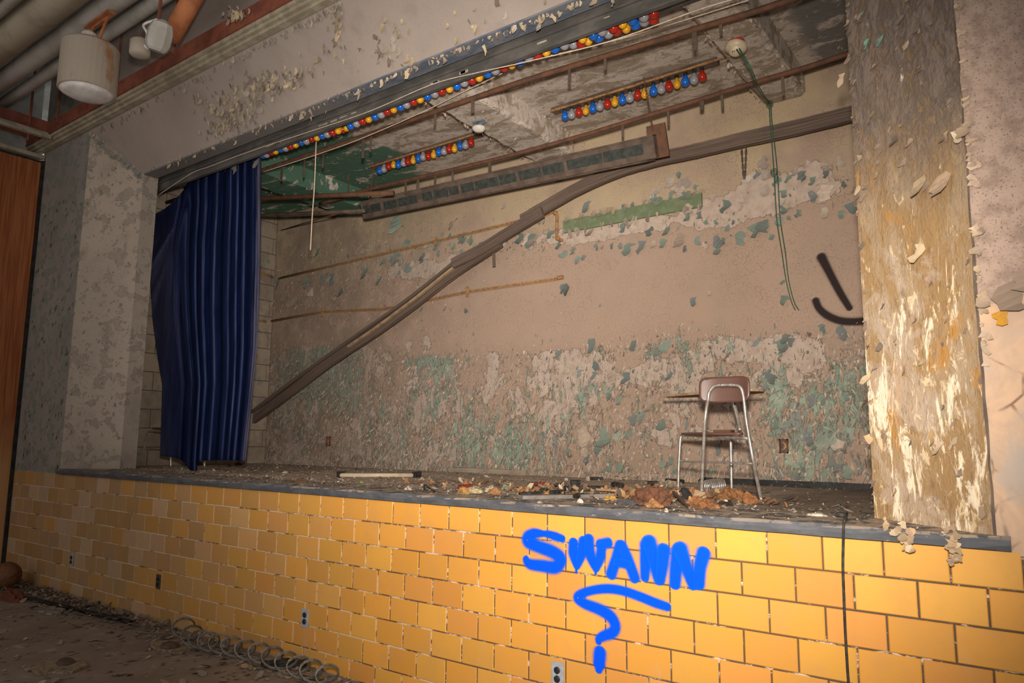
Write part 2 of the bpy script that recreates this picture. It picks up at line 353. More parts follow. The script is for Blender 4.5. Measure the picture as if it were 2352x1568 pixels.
MT['red'] = plain('red_plastic', (0.42, 0.03, 0.025), (0.3, 0.02, 0.02), 20, 0.4)
MT['white'] = plain('white_enamel', (0.62, 0.58, 0.52), (0.5, 0.46, 0.41), 15, 0.45)
MT['bluegrey'] = plain('blue_grey_paint', (0.13, 0.16, 0.2), (0.2, 0.22, 0.24), 15, 0.6)
g = G('green_board'); n1 = g.noise(12, 6, 0.65); c = g.mix(g.step(n1, 0.45, 0.6), (0.135, 0.17, 0.092), (0.165, 0.205, 0.12))
MT['greenboard'] = g.done(c, 0.7, 0, g.bump(n1, 0.3, 0.004))
MT['chrome'] = plain('tarnished_chrome', (0.62, 0.57, 0.52), (0.42, 0.37, 0.33), 30, 0.25, 0.65, 0.1)
MT['brownplastic'] = plain('brown_plastic', (0.125, 0.062, 0.046), (0.11, 0.055, 0.042), 6, 0.35, 0, 0.05, 0.5)
MT['plate'] = plain('steel_plate', (0.42, 0.45, 0.50), (0.34, 0.36, 0.40), 30, 0.45, 0.2)
MT['darkplate'] = plain('dark_plate', (0.055, 0.045, 0.035), (0.08, 0.065, 0.05), 30, 0.5)
MT['socket'] = plain('black_socket', (0.012, 0.012, 0.013), (0.03, 0.028, 0.028), 30, 0.5)
MT['wire'] = plain('grey_wire', (0.26, 0.245, 0.22), (0.15, 0.14, 0.125), 30, 0.45, 0.5)
MT['ball'] = plain('brown_leather', (0.20, 0.085, 0.035), (0.13, 0.055, 0.025), 60, 0.7)
for nm, a, b in (('bulb_blue', (0.01, 0.115, 0.50), (0.008, 0.10, 0.44)), ('bulb_red', (0.36, 0.022, 0.012), (0.30, 0.018, 0.01)),
                 ('bulb_yellow', (0.66, 0.33, 0.018), (0.58, 0.28, 0.015)), ('bulb_grey', (0.27, 0.265, 0.29), (0.23, 0.225, 0.25))):
    MT[nm] = plain(nm, a, b, 12, 0.12, 0, 0, 0.6)
# velvet
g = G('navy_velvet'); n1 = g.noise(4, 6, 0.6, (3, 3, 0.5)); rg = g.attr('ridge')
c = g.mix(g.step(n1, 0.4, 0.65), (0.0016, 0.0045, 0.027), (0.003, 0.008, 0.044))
c = g.mix(g.m('MULTIPLY', g.m('POWER', rg, 7.0), g.step(n1, 0.3, 0.6, 0.25, 0.7)), c, (0.075, 0.10, 0.22))  # dust plus highlights painted along the fold ridges
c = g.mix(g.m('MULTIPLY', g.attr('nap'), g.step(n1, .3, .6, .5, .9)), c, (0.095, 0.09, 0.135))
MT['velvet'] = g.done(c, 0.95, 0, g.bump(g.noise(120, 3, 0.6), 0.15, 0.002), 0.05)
g.b.inputs['Sheen Weight'].default_value = 0.03; g.b.inputs['Sheen Tint'].default_value = (0.25, 0.4, 0.9, 1)
# loose paint: each chip has its own colour
g = G('paint_chip'); cc = g.attr('col', 'Color'); n1 = g.noise(30, 5, 0.65)
MT['chip'] = g.done(g.mix(g.m('MULTIPLY', g.step(n1, 0.4, 0.7), 0.35), cc, (0.2, 0.155, 0.12)), 0.85, 0, g.bump(n1, 0.25, 0.003), 0.25)
# trampled paper, rags and rubbish: colour from the object
g = G('rubbish'); oi = g.nt.nodes.new('ShaderNodeObjectInfo'); n1 = g.noise(32, 7, 0.72, None, 0.8)
MT['rubbish'] = g.done(g.mix(g.step(n1, 0.42, 0.64), oi.outputs['Color'], g.mix(0.75, oi.outputs['Color'], (0.06, 0.04, 0.028))), 0.85, 0, g.bump(n1, 0.8, 0.012), 0.25)
# spray paint: opaque in the stroke's core, speckled and thin at its rim
def spray(name, c_core, c_rim, lo=.06, hi=.86):
    g = G(name); s = g.attr('soft'); n = g.noise(230, 3, 0.7)
    a = g.step(g.m('ADD', s, g.m('MULTIPLY', g.m('SUBTRACT', n, 0.5), 0.42)), lo, hi)
    mm = g.done(g.mix(g.step(g.m('ADD', s, g.m('MULTIPLY', g.m('SUBTRACT', g.noise(9, 4, 0.6), 0.5), 0.5)), 0.45, 0.95), c_rim, c_core), 0.8, 0, None, 0.1)
    g.put(g.b.inputs['Alpha'], a); return mm
MT['spray_blue'] = spray('blue_spray_paint', (0.0, 0.075, 1.0), (0.0, 0.115, 0.75))
MT['spray_black'] = spray('black_spray_paint', (0.03, 0.021, 0.021), (0.045, 0.032, 0.03), 0.0, 1.15)

# ------------------------------------------------------------------ loose paint flakes
TEAL = [(0.17, 0.22, 0.185), (0.20, 0.255, 0.21), (0.14, 0.175, 0.16), (0.185, 0.21, 0.205)]
PALE = [(0.52, 0.42, 0.34), (0.44, 0.36, 0.29), (0.48, 0.39, 0.30), (0.36, 0.285, 0.225)]
CREAM = [(0.52, 0.41, 0.26), (0.42, 0.34, 0.235), (0.33, 0.27, 0.195), (0.27, 0.22, 0.165), (0.19, 0.155, 0.12), (0.36, 0.31, 0.25)]
def chip(mb, p, n, down, L, W, curl, col, rows=3, twist=0.0):
    p, n, dn = Vector(p), Vector(n).normalized(), Vector(down)
    dn = (dn - n*dn.dot(n)).normalized(); sd = dn.cross(n).normalized()
    prof = rnd.choice(((0.75, 1.0, 0.85, 0.35), (1.0, 0.95, 0.7, 0.25), (0.5, 1.0, 0.9, 0.6), (0.9, 0.7, 0.8, 0.15), (0.3, 0.8, 1.0, 0.7)))
    vs = []; q = p + n*0.002; a0 = rnd.uniform(0.02, 0.3)
    for k in range(rows+1):
        t = k/rows; w = W*0.5*prof[min(3, int(round(t*3)))]
        off = sd*(rnd.uniform(-0.18, 0.18)*W); s2 = (sd*math.cos(twist*t) + n*math.sin(twist*t))
        vs += [q + off - s2*w*rnd.uniform(0.55, 1.25), q + off + s2*w*rnd.uniform(0.55, 1.25)]
        th = a0 + curl*t; q = q + (dn*math.cos(th) + n*math.sin(th))*(L/rows)
    fs = [(2*k, 2*k+1, 2*k+3, 2*k+2) for k in range(rows)]
    k = rnd.uniform(0.85, 1.12); mb.add(vs, fs, tuple(min(1, c*k) for c in col))

# ------------------------------------------------------------------ setting: front wall, jambs, header
XL, XR, XLi, XRi = -3.36, 4.03, -2.93, 3.59          # proscenium: outer and inner edges of the splayed jambs
ZS, ZT, ZH0, ZH1 = 1.10, 1.057, 4.47, 4.03            # stage floor, underside of lip, header top and bottom
YJ, YS, D = 0.35, 0.50, 2.35                          # depth of splay, back of the frame, back wall
mb = MB()
mb.box((-4.46, 0.0, ZT), (XL, 0.5, 5.35)); wall_front = mb.build('wall_front', MT['wall_l'], kind='structure')
mb = MB(); mb.box((XR, 0.0, 1.04), (5.4, 0.5, 5.35)); mb.build('wall_right_flank', MT['wall_r'], wall_front)
mb = MB(); mb.box((XL, 0.0, ZH0), (XR, 0.5, 5.35)); mb.build('upper_wall', MT['header'], wall_front)
def solid(name, quad, back, mat):
    """prism: a quad face and the same quad pushed back to y = YS"""
    vs = [Vector(q) for q in quad] + [Vector(q) for q in back]
    mb = MB(); mb.add(vs, [(0,1,2,3),(7,6,5,4),(0,4,5,1),(1,5,6,2),(2,6,7,3),(3,7,4,0)]); return mb.build(name, mat, wall_front)
solid('jamb', [(XL,0,ZS-.02),(XLi,YJ,ZS-.02),(XLi,YJ,ZH1),(XL,0,ZH0)], [(XL,YS,ZS-.02),(XLi,YS,ZS-.02),(XLi,YS,ZH1),(XL,YS,ZH0)], MT['jamb_l'])
solid('jamb', [(XRi,YJ,ZS-.02),(XR,0,ZS-.02),(XR,0,ZH0),(XRi,YJ,ZH1)], [(XRi,YS,ZS-.02),(XR,YS,ZS-.02),(XR,YS,ZH0),(XRi,YS,ZH1)], MT['jamb_r'])
solid('header', [(XLi,YJ,ZH1),(XRi,YJ,ZH1),(XR,0,ZH0),(XL,0,ZH0)], [(XLi,YS,ZH1+.004),(XRi,YS,ZH1+.004),(XR,YS,ZH0),(XL,YS,ZH0)], MT['header'])
mb = MB(); mb.box((XLi+.01, YJ-.004, ZH1-.012), (XRi-.01, YS-.02, ZH1+.002)); mb.build('soffit_band', MT['soffit'], wall_front)
# dark open joint between right jamb and wall
mb = MB(); q = [(XR + .002 + rnd.uniform(-.003, .003), -.0008, 1.105 + k*(2.4/30)) for k in range(31)]
vs = []; fs = []
for k, p_ in enumerate(q):
    w_ = rnd.uniform(.0035, .007) * (1 if k < 14 else .6); vs += [(p_[0]-w_, p_[1]-.0015, p_[2]), (p_[0]+w_, p_[1]-.0015, p_[2])]
for k in range(30): fs.append((2*k, 2*k+1, 2*k+3, 2*k+2))
mb.add(vs, fs); mb.build('open_joint', MT['brownbox'], wall_front)

# apron: mortar bed with glazed tiles, one object each
TH, TW, J = 0.1355, 0.216, 0.0031
mb = MB(); mb.box((-4.8, 0.0035, -0.02), (5.4, 0.34, ZT)); apron = mb.build('wall_apron', MT['mortar'], kind='structure')
def tile_mesh(w, hgt, name):
    c = 0.0035; d = 0.012; mb = MB()
    x, zz_ = w/2, hgt/2
    mb.add([(-x,d,-zz_),(x,d,-zz_),(x,d,zz_),(-x,d,zz_),(-x,c,-zz_),(x,c,-zz_),(x,c,zz_),(-x,c,zz_),(-x+c,0,-zz_+c),(x-c,0,-zz_+c),(x-c,0,zz_-c),(-x+c,0,zz_-c)],
           [(8,9,10,11),(4,5,9,8),(5,6,10,9),(6,7,11,10),(7,4,8,11),(0,1,5,4),(1,2,6,5),(2,3,7,6),(3,0,4,7)])
    me = mb.mesh(name); me.materials.append(MT['tile']); return me
ME_T = tile_mesh(TW-2*J, TH-2*J, 'tile'); ME_B = tile_mesh(TW-2*J, 0.1085-2*J, 'tile')
def project(p):
    q = CAM_R @ (np.array(p) - CAM_P); return (1176 + CAM_F*q[0]/q[2], 784 + CAM_F*q[1]/q[2]) if q[2] > 0.05 else (1e6, 1e6)
tiles = []
outlets_px = [(701, 1420), (364, 1335), (165, 1286), (1280, 1549)]
for r in range(8):
    hgt = TH if r < 7 else 0.1085
    zc = ZT - TH*r - hgt/2
    for i in range(-22, 23):
        xc = (i + 0.5)*TW + (0.5*TW if r % 2 else 0) + 0.0
        if xc - TW/2 < -4.75 or xc > 5.2: continue
        a, b = project((xc - TW/2, 0, zc + hgt/2)), project((xc + TW/2, 0, zc - hgt/2))
        if a[0] > 2370 or a[1] > 1590: continue
        tiles.append((b[0]-a[0], xc, zc, r))
tiles.sort(reverse=True)
tr = random.Random(3)
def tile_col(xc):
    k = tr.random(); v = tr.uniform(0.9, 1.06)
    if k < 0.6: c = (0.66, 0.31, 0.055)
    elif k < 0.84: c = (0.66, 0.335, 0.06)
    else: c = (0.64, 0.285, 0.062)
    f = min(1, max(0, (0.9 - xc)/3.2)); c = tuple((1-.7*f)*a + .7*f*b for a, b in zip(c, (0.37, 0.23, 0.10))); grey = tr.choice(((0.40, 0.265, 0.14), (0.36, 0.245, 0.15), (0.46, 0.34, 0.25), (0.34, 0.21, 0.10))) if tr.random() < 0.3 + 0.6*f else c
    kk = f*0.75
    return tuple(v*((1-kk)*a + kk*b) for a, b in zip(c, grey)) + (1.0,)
rest = MB()
for n_, (w_, xc, zc, r) in enumerate(tiles):
    if n_ < 296:
        o = bpy.data.objects.new('tile', ME_T if r < 7 else ME_B); COL.objects.link(o); o.parent = apron
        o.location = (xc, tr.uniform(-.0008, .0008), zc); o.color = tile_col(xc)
    else:
        hh = (TH if r < 7 else 0.1085)/2 - J; rest.box((xc-TW/2+J, 0, zc-hh), (xc+TW/2-J, .012, zc+hh))
if rest.v:
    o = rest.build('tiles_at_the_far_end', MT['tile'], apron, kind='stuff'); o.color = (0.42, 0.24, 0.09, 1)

# lip of the stage
mb = MB(); n = 60; vs = []; fs = []
x0, x1 = -3.37, 4.075
for k in range(n+1):
    x = x0 + (x1-x0)*k/n; e = lambda: rnd.uniform(-.0025, .0025)
    vs += [(x, -.030+e(), ZT+e()*.4), (x, -.034+e(), ZT+.02), (x, -.034+e(), 1.092+e()), (x, -.026+e(), 1.104+e()), (x, .36, 1.1045), (x, .36, ZT)]
for k in range(n):
    for i in range(6):
        a = k*6+i; b = k*6+(i+1) % 6; fs.append((a, a+6, b+6, b))
fs += [tuple(range(6)), tuple(n*6+5-i for i in range(6))]
mb.add(vs, fs); mb.build('trim_1', MT['slate'], kind='structure')

# floors
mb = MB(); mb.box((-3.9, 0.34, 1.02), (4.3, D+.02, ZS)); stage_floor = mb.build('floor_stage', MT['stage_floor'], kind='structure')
mb = MB(); mb.box((-6, -5.5, -.08), (6, 0.05, 0.0)); hall_floor = mb.build('floor', MT['hall_floor'], kind='structure')

# ------------------------------------------------------------------ back wall with density fields for what has peeled
def vnoise(X, Z, s, seed):
    r = np.random.RandomState(seed); T = r.rand(64, 64)
    x, z_ = X*s, Z*s; i, j = np.floor(x).astype(int), np.floor(z_).astype(int); u, v = x-i, z_-j
    u = u*u*(3-2*u); v = v*v*(3-2*v); a = T[i % 64, j % 64]; b = T[(i+1) % 64, j % 64]; c = T[i % 64, (j+1) % 64]; d = T[(i+1) % 64, (j+1) % 64]
    return a*(1-u)*(1-v) + b*u*(1-v) + c*(1-u)*v + d*u*v
xs = np.linspace(-3.5, 3.95, 250); zs_ = np.linspace(1.08, 4.25, 107)
X, Z = np.meshgrid(xs, zs_)
sst = lambda a, b, v: np.clip((v-a)/(b-a), 0, 1)**2*(3-2*np.clip((v-a)/(b-a), 0, 1))
left = sst(0.6, -2.2, X)                                    # the left half is rougher and darker
lowz = 2.33 + 0.18*(vnoise(X, Z*0+3, 1.6, 4)-.5) + 0.25*sst(-0.5, -3.0, X)
low = sst(lowz+.05, lowz-.12, Z)
blob = lambda px, py, rx, rz: np.exp(-(((X-onY(px, py, D).x)/rx)**2 + ((Z-onY(px, py, D).z)/rz)**2))
band = np.exp(-((Z-3.22-.05*np.sin(X*2.1))/.13)**2)*sst(-2.6, -1.2, X) + .55*np.exp(-((Z-3.05)/.1)**2)*sst(-1.0, -2.6, X)
primer = 0.40*low + 0.62*band*(0.55+0.6*vnoise(X, Z, 2.2, 9)) + 0.10*left
for (a, b, rx, rz, k) in ((1560, 425, .2, .12, .6), (1745, 420, .16, .22, .55), (1850, 400, .25, .10, .5), (1450, 520, .5, .07, .5), (1650, 480, .3, .12, .5),
                          (1330, 860, .25, .2, .35), (1700, 800, .5, .1, .35), (1480, 860, .3, .08, .4), (1250, 770, .22, .06, .4), (950, 790, .35, .08, .45), (840, 575, .3, .06, .4)):
    primer += k*blob(a, b, rx, rz)
primer -= 0.8*blob(1560, 660, 1.0, .33) + .8*blob(1450, 420, .5, .12)
teal = 0.40*low*(0.55+0.8*vnoise(X, Z, 1.4, 21)) + 0.16*band + 0.06*left
for (a, b, rx, rz, k) in ((1365, 795, .10, .16, .5), (1420, 800, .10, .12, .5), (1500, 800, .12, .12, .45), (1560, 780, .07, .16, .45), (1080, 800, .2, .12, .35), (960, 830, .3, .1, .3),
                          (1080, 1010, .12, .28, .45), (1180, 1040, .3, .12, .45), (1400, 1010, .12, .2, .2), (1780, 900, .09, .25, .42), (1850, 890, .2, .2, .20), (1930, 870, .2, .2, .24),
                          (1880, 1000, .25, .15, .16), (1570, 1080, .5, .06, .4), (800, 900, .5, .25, .25), (700, 1000, .3, .2, .2), (1230, 740, .15, .08, .4), (910, 520, .12, .14, .55), (650, 560, .2, .3, .3), (720, 640, .3, .07, .4), (860, 610, .3, .06, .35), (640, 480, .3, .2, .25),
                          (1605, 265, .06, .16, .5), (1645, 270, .04, .16, .5), (1510, 330, .05, .1, .3), (1210, 840, .1, .1, .2), (1350, 900, .2, .15, .25)):
    teal += .50*k*blob(a, b, rx, rz)
teal -= 0.6*blob(1560, 660, 1.0, .34)
dirt = 0.55*left + 0.25*sst(1.35, 1.1, Z) + 0.3*sst(3.2, 3.6, X)
rough = 0.25 + 0.8*low + 0.35*left + 0.7*left*np.exp(-((Z-3.35)/.4)**2)
mb = MB()
nX, nZ = len(xs), len(zs_)
P = np.stack([X, D + 0.006*(vnoise(X, Z, 1.3, 2)-.5) + 0.004*(vnoise(X, Z, 7, 5)-.5), Z], -1).reshape(-1, 3)
F = [(j*nX+i, j*nX+i+1, (j+1)*nX+i+1, (j+1)*nX+i) for j in range(nZ-1) for i in range(nX-1)]
b0 = len(P); P2 = [(-3.5, D+.15, 1.08), (3.95, D+.15, 1.08), (3.95, D+.15, 4.25), (-3.5, D+.15, 4.25)]
ring = [i for i in range(nX)] + [j*nX+nX-1 for j in range(1, nZ)] + [(nZ-1)*nX+i for i in range(nX-2, -1, -1)] + [j*nX for j in range(nZ-2, 0, -1)]
me = bpy.data.meshes.new('wall_back')
me.from_pydata([tuple(q) for q in P] + P2, [], F + [(b0+3, b0+2, b0+1, b0), (b0, b0+1, nX-1, 0), (b0+3, b0, 0, (nZ-1)*nX), (b0+2, b0+3, (nZ-1)*nX, nZ*nX-1), (b0+1, b0+2, nZ*nX-1, nX-1)])
for nm, arr in (('teal', teal), ('primer', primer), ('dirt', dirt), ('rough', rough)):
    at = me.attributes.new(nm, 'FLOAT', 'POINT'); at.data.foreach_set('value', np.concatenate([np.clip(arr, -1, 1.2).ravel(), np.zeros(4)]).astype(np.float32))
wall_back = link('wall_back', me, MT['back'], kind='structure')

# left wall of the stage: painted blocks
mb = MB(); mb.box((-3.75, YS, 1.02), (-3.510, D+.15, 4.3)); wall_sl = mb.build('wall_stage_left', MT['brownbox'], kind='structure')
g = G('painted_block'); n1 = g.noise(5, 7, 0.65); c = g.mix(g.step(n1, .42, .6), (0.30, 0.245, 0.185), (0.22, 0.175, 0.135))
c = g.mix(g.step(g.noise(8, 7, .7, None, .8), .6, .63), c, (0.17, 0.2, 0.17)); MT['block'] = g.done(c, .9, 0, g.bump(n1, .4, .006))
bw, bh = 0.40, 0.195
for sz in (0, 1):
    pass
ME_BLK = {}
for r in range(16):
    z0 = ZS + r*0.2; y = YS - (0.2 if r % 2 else 0.0)
    while y < D:
        a, b = max(y, YS+.002), min(y+.4, D-.002)
        if b - a > .03:
            key = round(b-a, 3)
            if key not in ME_BLK:
                m_ = MB(); m_.box((-.006, -(b-a)/2+.004, .004), (.006, (b-a)/2-.004, .196), .003); mm_ = m_.mesh('block'); mm_.materials.append(MT['block']); ME_BLK[key] = mm_
            o = bpy.data.objects.new('block', ME_BLK[key]); COL.objects.link(o); o.parent = wall_sl; o.location = (-3.506, (a+b)/2, z0)
        y += .4
mb = MB(); mb.box((3.95, YS, 1.02), (4.15, D+.15, 4.3)); mb.build('wall_stage_right', MT['ceiling'], kind='structure')

# ceiling over the stage with its beams
mb = MB(); mb.box((-3.75, YS-.02, 4.20), (4.15, D+.15, 4.34)); ceil = mb.build('ceiling', MT['ceiling'], kind='structure')
for (a, b, zb) in ((-2.25, -1.82, 4.0), (0.50, 0.90, 4.0), (2.62, 2.93, 4.0)):
    mb = MB(); nn_ = 18; vs = []; fs = []
    for k in range(nn_+1):
        y = .56 + (D-.002-.56)*k/nn_; e = lambda: rnd.uniform(-.012, .012)
        vs += [(a, y, 4.21), (a+e()*.4, y, zb+.03+e()*.3), (a+.03+e(), y, zb+e()*.3), (b-.03+e(), y, zb+e()*.3), (b+e()*.4, y, zb+.03+e()*.3), (b, y, 4.21)]
    for k in range(nn_):
        for i in range(5):
            q = k*6+i; fs.append((q, q+6, q+7, q+1))
    fs += [tuple(range(6)), tuple(nn_*6+5-i for i in range(6))]
    mb.add(vs, fs); mb.build('beam', MT['ceiling'], ceil)

# dark baseboard strip and low kerb at the foot of the back wall
mb = MB(); mb.bar((2.05, D-.012, ZS+.022), (3.3, D-.012, ZS+.022), .02, .045, jit=.05, n=8); mb.build('baseboard_back', MT['black'], kind='structure')
q0, q1 = onY(1040, 1084, D), onY(1215, 1089, D)
mb = MB(); mb.bar((q0.x, D-.03, ZS+.022), (q1.x, D-.03, ZS+.022), .05, .045, jit=.12, n=10); mb.build('baseboard_kerb', MT['block'], kind='structure')

# ------------------------------------------------------------------ paint flakes
# on the back wall: the large ones one by one
z7 = [(60,590,120),(130,600,100),(190,430,60),(270,550,80),(390,725,60),(465,700,60),(510,780,80),(600,300,100),(655,670,55),(720,660,40),(800,660,60),(885,650,50),(970,685,100),(1080,670,100),(1180,640,90),
      (1270,630,75),(1310,520,80),(1160,520,75),(1420,600,110),(1455,680,65),(1570,610,70),(1640,650,85),(1740,620,100),(1765,700,85),(1810,610,70),(1845,300,105),(1895,440,45),(1740,440,60),(1650,440,50),(1860,490,60),
      (1990,580,110),(2080,530,110),(2190,470,100),(2250,570,40),(2310,80,90),(2340,320,80),(375,1060,100),(1540,1160,90),(1690,1080,50),(1590,380,65),(900,490,85),(1020,490,75),(620,530,80),(1400,350,60),(1500,390,70),
      (1330,200,60),(1400,20,70),(1570,130,60),(1200,190,55),(560,760,50),(2130,20,70)]
z8 = [(30,470,80),(190,190,85),(215,290,100),(135,60,70),(245,50,60),(330,40,85),(450,75,80),(560,15,75),(590,180,120),(435,210,105),(725,100,60),(340,370,85),(545,365,105),(700,370,80),(790,320,100),(160,430,80),
      (230,395,50),(90,570,40),(205,1145,90),(190,975,40),(520,1400,80),(180,1500,80),(690,1440,100)]
z1 = [(1100,690,110),(1500,800,60),(1560,790,50),(1670,950,60),(1860,850,80),(2000,790,100),(2080,800,105),(2290,340,70),(1090,920,90),(1220,960,45),(1280,940,45),(1020,950,50),(2290,1150,80),(1290,1290,35),(1600,1300,35),(570,1080,70),
      (640,1060,60),(1500,690,60),(1400,890,50),(1340,900,50),(2140,650,60),(2270,830,70),(1240,430,40),(1700,440,30),(240,1110,70)]
z3 = [(400,270,85),(520,310,60),(650,240,90),(650,330,65),(150,240,90),(220,470,110),(530,890,140),(740,880,125),(990,850,105),(560,1000,100),(720,980,90),(570,1090,80),(600,1150,90),(790,330,120),(780,520,85),(860,560,65),
      (950,350,105),(980,740,85),(1070,700,90),(1160,600,100),(1260,770,105),(1490,770,80),(1260,1120,85),(1340,1090,75),(1740,1000,110),(2200,360,130),(2080,440,105),(2270,770,70),(1220,250,90),(1340,340,85),
      (880,1150,70),(800,1160,70),(410,1020,60),(620,60,110),(1000,60,90),(1300,60,90),(1210,120,70),(330,140,60),(2130,30,90),(1750,20,50),(2310,70,90),(100,640,60)]
z9 = [(170,60,110),(790,60,70),(150,130,50),(430,560,90),(560,560,70),(410,900,110),(700,770,80),(230,760,60),(600,1110,70),(680,1160,60),(770,1200,100),(330,1150,60),(170,1200,60),(260,30,60),(440,960,70),(700,960,80),(300,1230,70),(820,340,80),(760,520,60),(30,400,90)]
spots = [(1200+x*.2551, 400+y*.2551, s*.2551) for x, y, s in z7] + [(1752+x*.2551, 400+y*.2551, s*.2551) for x, y, s in z8] + [(560+x*.3189, 300+y*.3189, s*.3189) for x, y, s in z1] \
      + [(1200+x*.2551, 780+y*.2551, s*.2551) for x, y, s in z3] + [(1752+x*.2551, 780+y*.2551, s*.2551) for x, y, s in z9]
r5 = random.Random(21)
for _ in range(44):                                        # ragged band that runs down to the left
    t = r5.random(); spots.append((670 + 500*t, 655 - 105*t + r5.gauss(0, 13) - (35 if r5.random() < .35 else 0), r5.uniform(9, 22)))
for (x, y, s) in spots:
    q = onY(x, y, D); k = pxm(q)
    c = rnd.choice(TEAL) if rnd.random() < .8 else rnd.choice(PALE)
    mb = MB(); a = rnd.uniform(-.5, .5); L = s*k*rnd.uniform(1.0, 1.5); q = q + Vector((0, -.004, L*.5))
    chip(mb, q, (0, -1, 0), (math.sin(a), 0, -math.cos(a)), L, L*rnd.uniform(.55, .85), rnd.uniform(.25, .8), c, 4, rnd.uniform(-.6, .6))
    mb.build('paint_flake', MT['chip'], wall_back)
for (x, y, s) in ((1560,428,34),(1545,418,30),(1580,425,34),(1520,440,24),(1505,445,22),(1572,440,30),(1745,385,32),(1752,405,30),(1738,412,28),(1764,402,26),(1750,372,24),(1748,440,34),(1705,455,22),(1600,470,22),(1860,378,22),(1885,385,24),(1830,395,26),(1925,372,24),(1640,455,20),(1805,470,22),(1162,470,20)):
    q = onY(x, y, D); k = pxm(q); mb = MB(); a = rnd.uniform(-1.2, 1.2); L = s*k*rnd.uniform(.9, 1.3); q = q + Vector((0, -.004, L*.4))
    chip(mb, q, (0, -1, 0), (math.sin(a), 0, -math.cos(a)), L, L*rnd.uniform(.4, .7), rnd.uniform(.2, .7), rnd.choice([(.44,.36,.31), (.40,.33,.28), (.47,.40,.35)]), 4, rnd.uniform(-.6, .6)); mb.build('paint_flake', MT['chip'], wall_back)
# and the countless small ones
mb = MB(); r2 = random.Random(11)
def field(arr, x, z_):
    i = int((x+3.5)/7.45*249); j = int((z_-1.08)/3.17*106); return arr[min(max(j, 0), 106), min(max(i, 0), 249)]
n_ = 0
while n_ < 8200:
    x, z_ = r2.uniform(-3.5, 3.6), 1.1 + 3.05*r2.random()**1.5
    w = .20*field(left, x, z_) + .75*field(low, x, z_) + .55*max(0, field(band, x, z_)) - .5*math.exp(-((z_-2.75)/.25)**2)*(x > .3)
    w += .35*field(teal, x, z_) + .55*field(left, x, z_)*math.exp(-((z_-3.35)/.34)**2)
    if r2.random() > max(w, .012): continue
    n_ += 1; lf = field(left, x, z_)
    thin = r2.random() < .55 + .25*lf
    L = r2.uniform(.010, .036) if not thin else r2.uniform(.02, .075); W = L*r2.uniform(.5, .9) if not thin else r2.uniform(.006, .014)
    kk = r2.random(); c = (0.16, 0.125, 0.10) if kk < .12 else r2.choice(TEAL) if kk < .30 - .1*lf else r2.choice(PALE)
    a = r2.gauss(0, .35); chip(mb, (x, D-.004, z_), (0, -1, 0), (math.sin(a), 0, -math.cos(a)), L, W, r2.uniform(.2, 1.5), c, 2, r2.uniform(-.5, .5))
mb.build('small_paint_flakes', MT['chip'], wall_back, kind='stuff')

# header: clusters of curled chips, ragged rows along its top and bottom
mb = MB(); hn = Vector((0, -(ZH0-ZH1), -YJ)).normalized(); hd = Vector((0, YJ, -(ZH0-ZH1))).normalized()
def on_header(px, py):
    d = Vector(ray(px, py)); p0 = Vector((0, YJ, ZH1)); t = (p0 - Vector(CAM_P)).dot(hn)/d.dot(hn); return Vector(CAM_P) + d*t
def hchip(px, py, L, cols=CREAM, curl=(.6, 1.9)):
    q = on_header(px, py)
    if not (XLi-.4 < q.x < XRi+.4): return
    a = rnd.gauss(0, .5); chip(mb, q, hn, hd + Vector((a, 0, 0)), L, L*rnd.uniform(.4, .8), rnd.uniform(*curl), rnd.choice(cols), 3, rnd.uniform(-.8, .8))
for (cx, cy, sx, sy, cnt, sz) in ((510,250,26,26,42,.05),(575,215,28,18,44,.055),(555,265,34,14,40,.05),(620,190,24,14,40,.055),(660,170,22,10,26,.05),(500,290,18,16,28,.045),(690,165,22,10,14,.05),(725,135,10,12,6,.05),(775,110,22,10,8,.05),
                                  (840,150,60,40,8,.05),(900,60,20,16,8,.06),(770,30,10,22,14,.06),(450,220,16,8,9,.045),(920,130,20,14,8,.05),(870,110,12,18,7,.06),(1050,60,40,30,6,.05),(600,190,120,60,16,.035),(545,30,14,10,20,.05),(1120,20,60,20,5,.05)):
    for _ in range(cnt): hchip(rnd.gauss(cx, sx), rnd.gauss(cy, sy), sz*rnd.uniform(.6, 1.6))
for _ in range(190):                                       # along the lower edge
    t = rnd.random()**.9; x = 335 + t*1000; y = 390 - (x-330)*.388 + rnd.gauss(0, 4)
    hchip(x, y + 3, rnd.uniform(.015, .045) if rnd.random() < .88 else rnd.uniform(.05, .085), CREAM + PALE[2:])
for _ in range(150):                                       # under the ceiling channel
    x = rnd.uniform(230, 780); y = 296 - (x-217)*.525 + abs(rnd.gauss(0, 6)); hchip(x, y, rnd.uniform(.02, .055), [(.3,.25,.21), (.24,.2,.17), (.36,.31,.25)], (.3, 1.2))
mb.build('curled_paint_flakes', MT['chip'], wall_front, kind='stuff')
# long curls hanging from the soffit band, one object each
for (x, y, L) in ((830,215,.17),(826,228,.12),(716,285,.16),(752,265,.10),(680,250,.14),(860,170,.15),(705,262,.11),(775,222,.14),(787,215,.10),(1240,70,.13),(1372,10,.2),(960,148,.10),(1025,125,.09),(1120,85,.13),(600,300,.1),(545,330,.1),(430,375,.09),
                  (605,290,.12),(480,345,.1),(640,262,.09),(1015,140,.08),(1180,75,.09),(1410,12,.1)):
    q = onY(x, y, .40); L *= .62; m_ = MB(); chip(m_, q + Vector((0, -.01, L*.6)), (0, -1, -.15), (rnd.uniform(-.3, .3), 0, -1), L, L*rnd.uniform(.28, .5), rnd.uniform(.3, 1.1), rnd.choice(CREAM[:3] + PALE), 4, rnd.uniform(-.9, .9))
    m_.build('hanging_paint_curl', MT['chip'], wall_front)
